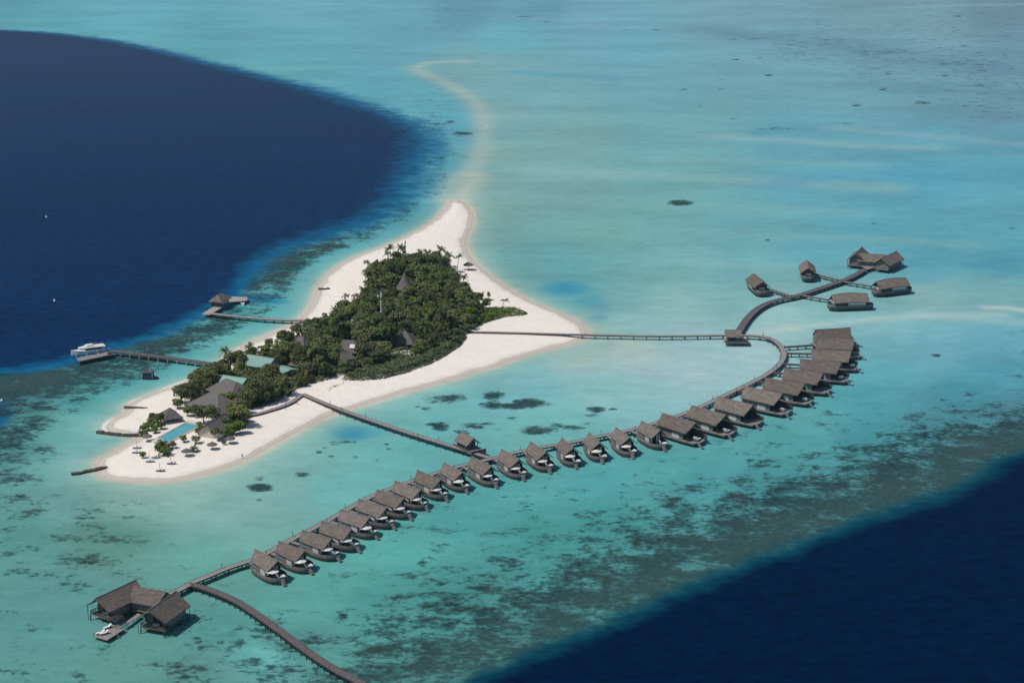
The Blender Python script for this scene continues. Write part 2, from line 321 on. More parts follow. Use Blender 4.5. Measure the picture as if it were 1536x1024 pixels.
STREAKS = [([(683,300),(690,288),(700,268),(716,240),(724,215),(726,190),(722,168),(708,148),(690,136),(665,122),(640,113),(623,104),(630,96),(660,92),(695,92)],9,160,182,172,.75),
 ([(683,300),(688,290),(694,278),(702,262)],10,182,190,178,.85),([(668,300),(674,288),(684,276),(694,264)],8,140,172,168,.6),
 ([(1120,503),(1180,492),(1260,484),(1330,476),(1420,473),(1500,472)],5,172,198,190,.6),([(1482,461),(1505,461),(1540,466)],4,190,204,198,.7),([(1380,470),(1440,478),(1536,484)],6,150,184,182,.5),
 ([(800,255),(950,262),(1080,268),(1200,275),(1330,282)],16,140,180,178,.55),([(990,240),(1100,240),(1200,244),(1300,246)],12,130,178,182,.4),([(1080,205),(1200,212),(1300,219),(1400,222)],12,140,180,180,.5),([(1260,192),(1380,203),(1536,216)],14,132,172,180,.5),
 ([(760,290),(900,305),(1100,312),(1280,318)],14,124,172,172,.4),([(980,345),(1150,352),(1330,360),(1460,368)],10,124,176,176,.45),([(1040,395),(1120,400),(1200,402)],8,132,180,176,.5),
 ([(430,103),(520,102),(600,100)],14,112,174,178,.5),([(1180,275),(1260,262),(1400,264)],20,84,158,184,.5),([(1140,200),(1160,195),(1210,193)],10,84,150,165,.6),
 ([(1060,44),(1150,57),(1250,67),(1330,80),(1440,95),(1520,108)],42,98,138,158,.65),([(778,108),(830,112),(910,118)],16,92,158,174,.7),([(1340,12),(1420,8),(1536,6)],14,140,176,190,.5),([(730,22),(800,27),(900,34)],16,122,165,176,.4),
 ([(360,742),(330,760),(270,790)],5,116,172,160,.3),([(960,510),(900,528),(860,545)],6,165,188,172,.5),([(900,600),(960,590),(1060,594)],6,150,190,186,.4),([(390,975),(400,985),(420,995)],3.5,110,185,182,.8)]
TINT_GAIN = np.array((.99, 1.03, 1.05))

def build_sea():
    rows = np.concatenate([[-15000, -6000, -2500, -1000, -300, 0, 150, 280, 360, 410, 440], np.geomspace(455, 2700, 620), [2900, 3300, 4000, 5500, 8000, 11000, 15000]])
    un = np.linspace(-.32, .32, 640); nu = len(un)
    yc = np.clip(rows, 300, 2700)
    Xd = yc[:, None] * un[None, :]
    ts = np.array([1, .55, .28, .12, .04, .012])
    Lf = Xd[:, :1] * (1 - ts) - 15000 * ts; Rt = Xd[:, -1:] * (1 - ts[::-1]) + 15000 * ts[::-1]
    X = np.hstack([Lf, Xd, Rt]); Y = np.repeat(rows[:, None], X.shape[1], 1)
    nr, nc = X.shape
    x, y = X.ravel(), Y.ravel(); px, py = survey(x, y)
    T = np.array(TINTS, float)
    def idw(P, V, cx, pw):
        num = np.zeros((len(px),) + V.shape[1:]); den = np.zeros(len(px))
        for p, v in zip(P, V):
            d2 = ((px - p[0]) * cx) ** 2 + (py - p[1]) ** 2
            w = 1 / (d2 + 120) ** pw
            den += w; num += w[:, None] * v if V.ndim > 1 else w * v
        return num / (den[:, None] if V.ndim > 1 else den)
    tint = idw(T[:, :2], lin(T[:, 2:]), .6, 1.8)
    low = (sstep(560, 760, py) * (.35 + .65 * sstep(350, 800, px)))[:, None]; tint = tint * (1 - low * np.array((.05, .085, .06)))
    hi = ((1 - sstep(150, 420, py)) * sstep(750, 1100, px))[:, None]; tint = tint * (1 - hi * np.array((-.02, .0, .07)))
    tint = tint * (1 + sstep(430, 560, py)[:, None] * np.array((.06, .0, .035)))
    tint = tint * (1 + (sstep(600, 700, py) * (1 - sstep(420, 620, px)))[:, None] * np.array((.13, .01, .03)))
    mk = np.exp(-(((px - 930) / 190) ** 2 + ((py - 545) / 75) ** 2))[:, None] + .6 * np.exp(-(((px - 380) / 160) ** 2 + ((py - 755) / 45) ** 2))[:, None]; tint = tint * (1 + mk * np.array((.16, .05, .07)))
    Rf = np.array(REEFS, float); reef = idw(Rf[:, :2], Rf[:, 2], .7, 1.9)
    for cx, cy, rx, ry, r_, g_, b_, s in POOLS:
        d = np.sqrt(((px - cx) / rx) ** 2 + ((py - cy) / ry) ** 2)
        w = (s * (1 - sstep(.25, 1.15, d)))[:, None]; tint = tint * (1 - w) + lin((r_, g_, b_)) * w
    for pts, wd, r_, g_, b_, s in STREAKS:
        d = seg_dist(x, y, smooth(poly(pts), 2, False), False)
        w = (s * np.exp(-(d / wd) ** 2))[:, None]; tint = tint * (1 - w) + lin((r_, g_, b_)) * w
    for cx, cy, rx, ry, s in BLOBS:
        if rx <= 0: continue
        sel = (abs(px - cx) < rx * 2) & (abs(py - cy) < ry * 2)
        d = np.sqrt(((px[sel] - cx) / rx) ** 2 + ((py[sel] - cy) / ry) ** 2)
        reef[sel] = np.maximum(reef[sel], s * (1.02 - .62 * d ** 1.5))
    # depth beyond the drop-offs, in metres of horizontal distance over the local softness
    d1 = seg_dist(x, y, DEEP1) * np.where(inside(x, y, DEEP1), 1, -1)
    soft = np.interp(px, [0, 300, 480, 600, 640, 660, 700], [12, 16, 19, 21, 19, 19, 20])
    soft = np.where(py > 345, np.interp(py, [345, 380, 440, 600], [20, 12, 9, 10]), soft)
    d2 = seg_dist(x, y, DEEP2) * np.where(inside(x, y, DEEP2), 1, -1)
    deep1, deep2 = d1 / soft, d2 / 7.0
    deep = np.maximum(deep1, deep2)
    reef = reef + .26 * np.exp(-((d2 + 16) / 20) ** 2)
    shelf = np.exp(-((d1 + 16) / 18) ** 2) * sstep(340, 380, py) * (px < 620); reef = reef + .30 * shelf
    d2w = 1 / (1 + np.exp(-(deep2 - deep1) * .5)); d2w = np.where(py > 560, 1.0, np.where(px < 700, 0.0, d2w))
    sd = seg_dist(x, y, SHORE); ins = inside(x, y, SHORE); sd = np.where(ins, 0, sd)
    east = (px > 690) | (py > 570) & (px > 330) | (py > 690)
    wid = np.where(east, 9.0, 6.0)
    w = (.75 * np.exp(-(sd / wid) ** 1.2))[:, None]
    tint = tint * (1 - w) + lin((168, 196, 180)) * w
    w = (.95 * np.exp(-(sd / 2.2) ** 1.6))[:, None]
    tint = tint * (1 - w) + lin((200, 190, 172)) * w
    reef = reef * sstep(5, 22, sd)
    fm = np.array([mnoise.noise((a * .05, b * .05, 3)) for a, b in zip(x[sd < 3], y[sd < 3])]); sel = np.where(sd < 3)[0]
    wf = (.8 * (px[sel] < 360) * (py[sel] < 650) * sstep(-.1, .25, fm) * np.exp(-((sd[sel] - .9) / .7) ** 2) * (~ins[sel]))[:, None]; tint[sel] = tint[sel] * (1 - wf) + lin((238, 240, 238)) * wf
    me = bpy.data.meshes.new('sea')
    me.vertices.add(nr * nc); me.vertices.foreach_set('co', np.stack([x, y, np.zeros_like(x)], 1).astype(np.float32).ravel())
    a = (np.arange(nr - 1)[:, None] * nc + np.arange(nc - 1)[None, :]).ravel()
    q = np.stack([a, a + 1, a + nc + 1, a + nc], 1).astype(np.int32)
    me.loops.add(q.size); me.loops.foreach_set('vertex_index', q.ravel())
    me.polygons.add(len(q)); me.polygons.foreach_set('loop_start', np.arange(0, q.size, 4, dtype=np.int32)); me.polygons.foreach_set('loop_total', np.full(len(q), 4, np.int32))
    me.update(); me.validate()
    ca = me.attributes.new('bed_tint', 'FLOAT_COLOR', 'POINT')
    ca.data.foreach_set('color', np.hstack([tint / TINT_GAIN, np.ones((len(x), 1))]).astype(np.float32).ravel())
    for nm, v in (('reef', reef), ('deep', np.clip(deep, -6, 6)), ('ocean', d2w), ('far', np.clip(y / 900, .4, 3))):
        at_ = me.attributes.new(nm, 'FLOAT', 'POINT'); at_.data.foreach_set('value', v.astype(np.float32))
    o = bpy.data.objects.new('sea', me); COL.objects.link(o); tag(o, kind='structure')
    m, nt, b = mat('sea_water'); L = nt.links.new; me.materials.append(m)
    def attr(n): return N(nt, 'ShaderNodeAttribute', attribute_name=n)
    def math_(op, a, b_=None, c=None, clamp=False):
        n = N(nt, 'ShaderNodeMath', operation=op); n.use_clamp = clamp
        for i, v in enumerate((a, b_, c)):
            if v is None: continue
            if isinstance(v, (int, float)): n.inputs[i].default_value = v
            else: L(v, n.inputs[i])
        return n.outputs[0]
    def noise_(scale, stretch=(1, 1, 1), detail=5, rough=.6, rot=0):
        mp = N(nt, 'ShaderNodeMapping'); mp.inputs['Scale'].default_value = stretch; mp.inputs['Rotation'].default_value = (0, 0, rot)
        L(tc.outputs['Object'], mp.inputs[0])
        n = N(nt, 'ShaderNodeTexNoise', Scale=scale, Detail=detail, Roughness=rough); L(mp.outputs[0], n.inputs['Vector']); return n.outputs['Fac']
    def mixc(fac, a, b_, mode='MIX'):
        n = N(nt, 'ShaderNodeMix', data_type='RGBA', blend_type=mode)
        if isinstance(fac, (int, float)): n.inputs[0].default_value = fac
        else: L(fac, n.inputs[0])
        for i, v in ((6, a), (7, b_)):
            if isinstance(v, tuple): n.inputs[i].default_value = (*v, 1)
            else: L(v, n.inputs[i])
        return n.outputs[2]
    def smooth_(v, a, b_, lo=0.0, hi=1.0):
        n = N(nt, 'ShaderNodeMapRange', interpolation_type='SMOOTHSTEP')
        for k, vv in zip(('From Min', 'From Max', 'To Min', 'To Max'), (a, b_, lo, hi)): n.inputs[k].default_value = vv
        L(v, n.inputs[0]); return n.outputs[0]
    tc = N(nt, 'ShaderNodeTexCoord')
    tint_ = attr('bed_tint').outputs['Color']
    # sand of the bed: broad soft banks and a fine mottle
    n_big = noise_(.016, (.55, 1.0, 1), 4, .55, .2); n_mid = noise_(.11, (.6, 1, 1), 5, .65); n_fine = noise_(.55, (.6, 1, 1), 3, .6)
    k = math_('ADD', smooth_(n_big, .25, .75, .90, 1.09), smooth_(n_mid, .2, .8, -.08, .08))
    k = math_('ADD', k, smooth_(n_fine, .2, .8, -.045, .045))
    col = mixc(1.0, tint_, N(nt, 'ShaderNodeCombineColor').outputs[0], 'MULTIPLY')
    mul = nt.nodes[-1]
    # (the multiplier above is one grey value)
    grey = [n for n in nt.nodes if n.bl_idname == 'ShaderNodeCombineColor'][0]
    for i in range(3): L(k, grey.inputs[i])
    # coral: ragged clumps, brown-green, thick where the survey says so
    rf = attr('reef').outputs['Fac']
    n1 = noise_(.10, (.85, 1, 1), 7, .68, .15); n2 = noise_(.48, (.85, 1, 1), 5, .65, .1)
    v = math_('ADD', math_('MULTIPLY_ADD', n1, 2.9, -1.45), math_('MULTIPLY_ADD', n2, 1.25, -.625))
    v = math_('ADD', v, rf)
    clump = smooth_(v, .46, .66)
    cov = math_('MULTIPLY', clump, smooth_(rf, .10, .30))
    thin = math_('MULTIPLY', smooth_(v, .12, .6), smooth_(rf, .10, .6, 0, .72))
    hue = noise_(.05, (1, 1, 1), 3)
    coral = mixc(smooth_(hue, .35, .65), (.015, .040, .044), (.028, .047, .043))
    coral = mixc(smooth_(v, .5, 1.05), mixc(.42, coral, tint_), coral)
    gm = N(nt, 'ShaderNodeCombineColor'); gr = smooth_(n2, .3, .7, 1.35, .70)
    for i in range(3): L(gr, gm.inputs[i])
    coral = mixc(1.0, coral, gm.outputs[0], 'MULTIPLY')
    col = mixc(math_('MULTIPLY', cov, .90), mixc(thin, col, mixc(.45, coral, tint_)), coral)
    pv = math_('MULTIPLY', math_('MULTIPLY', smooth_(attr('deep').outputs['Fac'], -4.6, -1.2), attr('ocean').outputs['Fac']), smooth_(n1, .32, .60, .25, .70))
    pg = N(nt, 'ShaderNodeCombineColor'); pr = smooth_(noise_(1.1, (.85, 1, 1), 4, .7), .28, .72, .60, 1.40)
    for i in range(3): L(pr, pg.inputs[i])
    col = mixc(pv, col, mixc(1.0, (.040, .086, .080), pg.outputs[0], 'MULTIPLY'))
    # the drop-off: turquoise, then blue, then navy
    dp = math_('ADD', attr('deep').outputs['Fac'], math_('MULTIPLY', math_('MULTIPLY_ADD', noise_(.07, (1, 1, 1), 7, .7), 3.0, -1.5), .75))
    navy = mixc(attr('ocean').outputs['Fac'], (.0022, .0215, .073), (.0001, .0095, .034))
    blue = mixc(attr('ocean').outputs['Fac'], (.003, .110, .225), (.003, .062, .090))
    col = mixc(smooth_(dp, -.8, .55), col, blue)
    col = mixc(smooth_(dp, .0, 1.5), col, navy)
    rip = noise_(.26, (.6, 1, 1), 5, .7, -.35)  # wave sheen painted into the water colour as lighter and darker ripples
    grey2 = N(nt, 'ShaderNodeCombineColor'); rr = math_('MULTIPLY', smooth_(rip, .30, .70, .70, 1.30), smooth_(noise_(.010, (.5, 1, 1), 4, .6, .3), .3, .7, .92, 1.09))
    for i in range(3): L(rr, grey2.inputs[i])
    col = mixc(smooth_(dp, -.5, 1.2, .12, 1.0), col, mixc(1.0, col, grey2.outputs[0], 'MULTIPLY'))
    L(col, b.inputs['Base Color'])
    b.inputs['Roughness'].default_value = .22; b.inputs['IOR'].default_value = 1.33; b.inputs['Specular IOR Level'].default_value = .005
    wv = math_('ADD', noise_(.35, (.45, 1, 1), 5, .6, -.3), math_('MULTIPLY', noise_(1.3, (.6, 1, 1), 3, .6, .2), .35))
    bp = N(nt, 'ShaderNodeBump', Strength=.55, Distance=.35); L(wv, bp.inputs['Height']); L(bp.outputs[0], b.inputs['Normal'])
    return o
build_sea()

# ------------------------------------------------------------------ the island
def land_z(x, y):
    X = np.array([x], float); Y = np.array([y], float)
    return float(land_height(X, Y)[0])
def land_height(X, Y):
    d = seg_dist(X, Y, SHORE) * np.where(inside(X, Y, SHORE), 1, -1)
    return np.where(d > 0, 1.25 * (1 - np.exp(-d / 9.0)), d * .16)

def build_island():
    lo, hi = SHORE.min(0) - 8, SHORE.max(0) + 8
    xs = np.arange(lo[0], hi[0], .9); ys = np.arange(lo[1], hi[1], 1.2)
    X, Y = np.meshgrid(xs, ys); x, y = X.ravel(), Y.ravel()
    z = land_height(x, y)
    nz = np.array([mnoise.noise((a * .09, b * .09, 0)) + .5 * mnoise.noise((a * .3, b * .3, 5)) for a, b in zip(x, y)]) if len(x) < 400000 else 0
    z = z + nz * .16 * sstep(-.2, .8, z)
    dw = seg_dist(x, y, WOOD) * np.where(inside(x, y, WOOD), 1, -1)
    soil = sstep(-1.0, 3.0, dw + nz * 2)
    keep = (z > -.9).reshape(X.shape)
    nr, nc = X.shape
    k4 = keep[:-1, :-1] & keep[1:, :-1] & keep[:-1, 1:] & keep[1:, 1:]
    a = (np.arange(nr - 1)[:, None] * nc + np.arange(nc - 1)[None, :])[k4]
    q = np.stack([a, a + 1, a + nc + 1, a + nc], 1)
    used = np.unique(q); idx = np.full(nr * nc, -1); idx[used] = np.arange(len(used)); q = idx[q].astype(np.int32)
    me = bpy.data.meshes.new('beach')
    me.vertices.add(len(used)); me.vertices.foreach_set('co', np.stack([x, y, z], 1)[used].astype(np.float32).ravel())
    me.loops.add(q.size); me.loops.foreach_set('vertex_index', q.ravel())
    me.polygons.add(len(q)); me.polygons.foreach_set('loop_start', np.arange(0, q.size, 4, dtype=np.int32)); me.polygons.foreach_set('loop_total', np.full(len(q), 4, np.int32))
    me.polygons.foreach_set('use_smooth', [True] * len(q)); me.update()
    s = me.attributes.new('soil', 'FLOAT', 'POINT'); s.data.foreach_set('value', soil[used].astype(np.float32))
    o = bpy.data.objects.new('beach', me); COL.objects.link(o); tag(o, kind='structure')
    m, nt, b = mat('coral_sand'); L = nt.links.new; me.materials.append(m)
    geo = N(nt, 'ShaderNodeNewGeometry'); sep = N(nt, 'ShaderNodeSeparateXYZ'); L(geo.outputs['Position'], sep.inputs[0])
    nz_ = N(nt, 'ShaderNodeTexNoise', Scale=.12, Detail=6, Roughness=.65); L(geo.outputs['Position'], nz_.inputs['Vector'])
    ad = N(nt, 'ShaderNodeMath', operation='MULTIPLY_ADD'); L(nz_.outputs['Fac'], ad.inputs[0]); ad.inputs[1].default_value = .36; L(sep.outputs['Z'], ad.inputs[2])
    rp = N(nt, 'ShaderNodeValToRGB'); e = rp.color_ramp.elements
    e[0].position = .12; e[0].color = (.47, .415, .345, 1); e[1].position = .80; e[1].color = (.86, .79, .705, 1)
    x3 = e.new(.50); x3.color = (.53, .475, .41, 1)
    x1 = e.new(.40); x1.color = (.60, .54, .475, 1); x2 = e.new(.56); x2.color = (.755, .695, .625, 1)
    L(ad.outputs[0], rp.inputs[0])
    nz2 = N(nt, 'ShaderNodeTexNoise', Scale=.35, Detail=6, Roughness=.7); L(geo.outputs['Position'], nz2.inputs['Vector'])
    rp2 = N(nt, 'ShaderNodeValToRGB'); rp2.color_ramp.elements[0].position = .3; rp2.color_ramp.elements[0].color = (.90, .89, .87, 1); rp2.color_ramp.elements[1].position = .65; rp2.color_ramp.elements[1].color = (1, 1, 1, 1)
    L(nz2.outputs['Fac'], rp2.inputs[0])
    mx = N(nt, 'ShaderNodeMix', data_type='RGBA', blend_type='MULTIPLY'); mx.inputs[0].default_value = 1; L(rp.outputs[0], mx.inputs[6]); L(rp2.outputs[0], mx.inputs[7])
    sa = N(nt, 'ShaderNodeAttribute', attribute_name='soil'); mx2 = N(nt, 'ShaderNodeMix', data_type='RGBA')
    L(sa.outputs['Fac'], mx2.inputs[0]); L(mx.outputs[2], mx2.inputs[6]); mx2.inputs[7].default_value = (.085, .075, .045, 1)
    L(mx2.outputs[2], b.inputs['Base Color']); b.inputs['Roughness'].default_value = .9; b.inputs['Specular IOR Level'].default_value = .15
    bp = N(nt, 'ShaderNodeBump', Strength=.5, Distance=.12); L(nz2.outputs['Fac'], bp.inputs['Height']); L(bp.outputs[0], b.inputs['Normal'])
build_island()
def on_land(px, py):
    p = at(px, py, 1.1); z = land_z(p.x, p.y); p = at(px, py, z); return Vector((p.x, p.y, land_z(p.x, p.y)))
#SECTION_BUILT
# ------------------------------------------------------------------ roofs and houses on stilts
def gable(mb, r0, r1, le0, le1, re0, re1, t=.28):
    """two thick thatch slopes meeting along the ridge r0-r1"""
    k = 5
    for a, b in ((le0, le1), (re0, re1)):
        rows = []
        for i in range(k + 1):
            s = i / k; sag = -.10 * math.sin(math.pi * s)
            p = Vector(r0).lerp(Vector(a), s); q = Vector(r1).lerp(Vector(b), s)
            row = []
            for j in range(9):
                c = p.lerp(q, j / 8); row.append((c.x, c.y, c.z + sag))
            rows.append(row)
        if (Vector(r1) - Vector(r0)).cross(Vector(a) - Vector(r0)).z > 0: rows = [r[::-1] for r in rows]
        mb.grid_slab([r[::-1] for r in rows], t)
    return mb

def house_walls(mb, pts, z0, z1):
    """closed solid wall block on a plan outline"""
    return mb.prism([(p[0], p[1], z0) for p in pts], [(p[0], p[1], z1) for p in pts])

def lattice(mb, x0, x1, y, z0, z1, n, out, th=.06, bar=.13):
    """white window lattice in the plane y, proud of the wall by out"""
    yy = y + out
    for i in range(n + 1):
        x = x0 + (x1 - x0) * i / n; mb.box((x, yy, (z0+z1)/2), (bar, th, z1 - z0))
    for z in (z0, (z0 + z1) / 2, z1): mb.box(((x0+x1)/2, yy + math.copysign(.004, out), z), (x1 - x0 - .01, th, bar))
    return mb

def hull_outline(xs, ws):
    return [(x, -w) for x, w in zip(xs, ws)] + [(x, w) for x, w in zip(xs[::-1], ws[::-1])]

# ---- boat-shaped villa: origin at the stern end of the ridge on the water, +X to the bow
def make_boat_villa():
    t = empty('boat_villa', label='x', cat='villa')
    xs = [-.6, .0, 2, 5, 8, 10.5, 12.3, 13.5, 14.1]; ws = [1.6, 2.3, 2.9, 3.3, 3.5, 3.4, 2.9, 1.9, .9]
    up = hull_outline(xs, ws); lowr = [(x * .97 + .2, y * .90) for x, y in up]
    h = MB(); h.prism([(x, y, .22) for x, y in lowr], [(x, y, 1.6) for x, y in up]); h.build('hull', M['plank_dark'], t)
    # bulwark: thin wall round the rim, and a rubbing strake
    b = MB(); n = len(up)
    for i in range(n):
        p, q = up[i], up[(i + 1) % n]
        if p[0] > 13 and q[0] > 13 and abs(p[1]) < 1 and abs(q[1]) < 1: continue
        if p[0] > 13.4 or q[0] > 13.4: pass
        b.beam((p[0], p[1], 2.0), (q[0], q[1], 2.0), .09, .8); b.beam((p[0]*.999, p[1]*1.012, 1.35), (q[0]*.999, q[1]*1.012, 1.35), .12, .14)
    b.build('bulwark', M['plank'], t)
    d = MB(); d.prism([(x, y * .98, 1.602) for x, y in up if x > 8], [(x, y * .98, 1.64) for x, y in up if x > 8]); d.build('deck', M['deck'], t)
    w = MB(); wall = [(.5, -2.1), (9.2, -2.75), (9.2, 2.75), (.5, 2.1)]
    house_walls(w, wall, 1.61, 4.0)
    i = len(w.v); w.v += [(.5,-2.1,4.0),(.5,2.1,4.0),(.5,0,6.5),(9.2,-2.75,4.0),(9.2,2.75,4.0),(9.2,0,6.5)]; w.f += [(i,i+2,i+1),(i+3,i+4,i+5)]
    w.build('wall', M['plank'], t)
    g = MB(); g.quad((9.23,-2.6,1.65),(9.23,2.6,1.65),(9.23,2.6,4.0),(9.23,-2.6,4.0)); g.tri((9.23,-2.6,4.01),(9.23,2.6,4.01),(9.23,0,6.4)); g.build('glazed_front', M['dark_wall'], t)
    for y in (-2.1, .3, 1.25):
        c = MB(); c.box((9.33, y, 3.05), (.08, .6 if y < 0 else .5, 2.7 if y > 0 else 1.9)); c.build('curtain', M['white'], t)
    for s in (-1, 1):
        p = MB(); y0 = s * 2.33; p.box((2.4, s * 2.29, 2.9), (1.7, .12, 1.9)); o = p.build('window', M['glass'], t)
        f = MB(); lattice(f, 1.5, 3.3, s * 2.36, 1.95, 3.85, 2, s * .03, .06, .10); f.build('frame', M['white_frame'], o)
        p = MB(); p.box((7.6, s * 2.66, 2.75), (2.2, .12, 1.7)); o = p.build('window', M['white_frame'], t)
        f = MB(); lattice(f, 6.5, 8.7, s * 2.74, 1.9, 3.6, 4, s * .03, .06, .10); f.build('frame', M['white'], o)
    rf = MB(); gable(rf, (-.5, 0, 7), (12.0, 0, 7), (.45, 2.5, 4.35), (11.2, 3.4, 4.25), (.45, -2.5, 4.35), (11.2, -3.4, 4.25))
    ro = rf.build('roof', M['thatch'], t)
    rc = MB(); rc.tube([(-.5, 0, 7.02), (6, 0, 6.98), (12.0, 0, 7.02)], .17, 6); rc.build('ridge_cap', M['thatch_ridge'], ro)
    st = MB()
    for k in range(5): st.box((14.15 + k * .27, 0, 1.5 - k * .3), (.34, 1.15, .10))
    st.beam((14.0, .6, 1.45), (15.4, .6, 0.05), .08); st.beam((14.0, -.6, 1.45), (15.4, -.6, .05), .08); st.build('steps', M['deck_pale'], t)
    pl = MB(); pl.box((15.7, 0, .16), (.7, 1.2, .12)); pl.build('landing', M['post'], t)
    s0 = None
    for x, y in ((1.2, 1.7), (1.2, -1.7), (5, 2.3), (5, -2.3), (9, 2.4), (9, -2.4), (12.4, 1.3), (12.4, -1.3)):
        if s0 is None:
            s0 = MB().tube([(0, 0, -1.2), (0, 0, .6)], .16, 6).build('stilt', M['post'], t); s0.location = (x, y, 0)
        else:
            c = s0.copy(); COL.objects.link(c); c.parent = t; c.location = (x, y, 0)
    return t

# ---- long villa with upper floor: same axis, open terrace, fence on the port side
def make_long_villa():
    t = empty('long_villa', label='x', cat='villa')
    d = MB(); d.prism([(x, y, 1.55) for x, y in ((-.5,-3.3),(13,-3.7),(18.6,-3.2),(19.4,0),(18.6,3.0),(13,3.7),(-.5,3.3))], [(x, y, 1.8) for x, y in ((-.5,-3.3),(13,-3.7),(18.6,-3.2),(19.4,0),(18.6,3.0),(13,3.7),(-.5,3.3))])
    d.build('deck', M['deck'], t)
    sk = MB()
    for s in (-1, 1): sk.beam((-.5, s * 3.25, 1.3), (13, s * 3.65, 1.3), .14, .48); sk.beam((13, s * 3.65, 1.3), (18.6, s * 3.1, 1.3), .14, .48)
    sk.build('skirt', M['plank_dark'], t)
    w = MB(); house_walls(w, [(.4,-2.9),(13.0,-3.2),(13.0,3.2),(.4,2.9)], 1.81, 4.9)
    i = len(w.v); w.v += [(.4,-2.9,4.9),(.4,2.9,4.9),(.4,0,8.0),(13,-3.2,4.9),(13,3.2,4.9),(13,0,8.0)]; w.f += [(i,i+2,i+1),(i+3,i+4,i+5)]
    w.build('wall', M['plank'], t)
    g = MB(); g.quad((13.04,-3.0,1.85),(13.04,3.0,1.85),(13.04,3.0,4.9),(13.04,-3.0,4.9)); g.tri((13.04,-3,4.91),(13.04,3,4.91),(13.04,0,7.7)); g.build('glazed_front', M['dark_wall'], t)
    for s in (-1, 1):
        p = MB(); p.box((9.4, s * 3.12, 2.9), (3.2, .12, 1.5)); o = p.build('window', M['steel_dark'], t)
        f = MB(); lattice(f, 7.8, 11.0, s * 3.20, 2.15, 3.65, 6, s * .04, .07, .22); f.build('frame', M['white'], o)
        p = MB(); p.box((2.6, s * 2.98, 2.9), (1.1, .12, 1.7)); p.build('window', M['glass'], t)
    rf = MB(); gable(rf, (0, 0, 8.6), (16.4, 0, 8.6), (.4, 4.0, 5.3), (15.4, 4.5, 5.1), (.4, -4.0, 5.3), (15.4, -4.5, 5.1), .32)
    ro = rf.build('roof', M['thatch'], t)
    rc = MB(); rc.tube([(0, 0, 8.62), (8, 0, 8.57), (16.4, 0, 8.62)], .18, 6); rc.build('ridge_cap', M['thatch_ridge'], ro)
    MB().beam((.2, 0, 8.5), (-1.5, 0, 8.75), .10).build('finial', M['post'], ro); MB().beam((16.2, 0, 8.5), (17.4, 0, 8.75), .10).build('finial', M['post'], ro)
    fe = MB()
    fe.hexa([(12.6,3.55,1.81),(19.2,3.3,1.81),(19.2,3.42,1.81),(12.6,3.67,1.81),(12.6,3.55,4.9),(19.2,3.3,3.5),(19.2,3.42,3.5),(12.6,3.67,4.9)])
    fe.build('privacy_fence', M['plank_dark'], t)
    for y in (-3.5, 3.5):
        p = MB(); p.beam((15.2, y, 1.8), (15.2, y, 4.9), .16); p.build('roof_post', M['post'], t)
    st = MB()
    for k in range(5): st.box((19.45 + k * .33, -1.6, 1.55 - k * .32), (.38, 1.1, .10))
    st.beam((19.3, -1.0, 1.6), (21.0, -1.0, .05), .09); st.beam((19.3, -2.2, 1.6), (21.0, -2.2, .05), .09); st.build('steps', M['deck_pale'], t)
    pl = MB(); pl.box((21.4, -1.6, .16), (.8, 1.3, .12)); pl.build('landing', M['post'], t)
    s0 = None
    for x in (1, 5, 9, 13, 17.6):
        for y in (-2.8, 2.8):
            if s0 is None:
                s0 = MB().tube([(0, 0, -1.2), (0, 0, 1.6)], .17, 6).build('stilt', M['post'], t); s0.location = (x, y, 0)
            else:
                c = s0.copy(); COL.objects.link(c); c.parent = t; c.location = (x, y, 0)
    return t

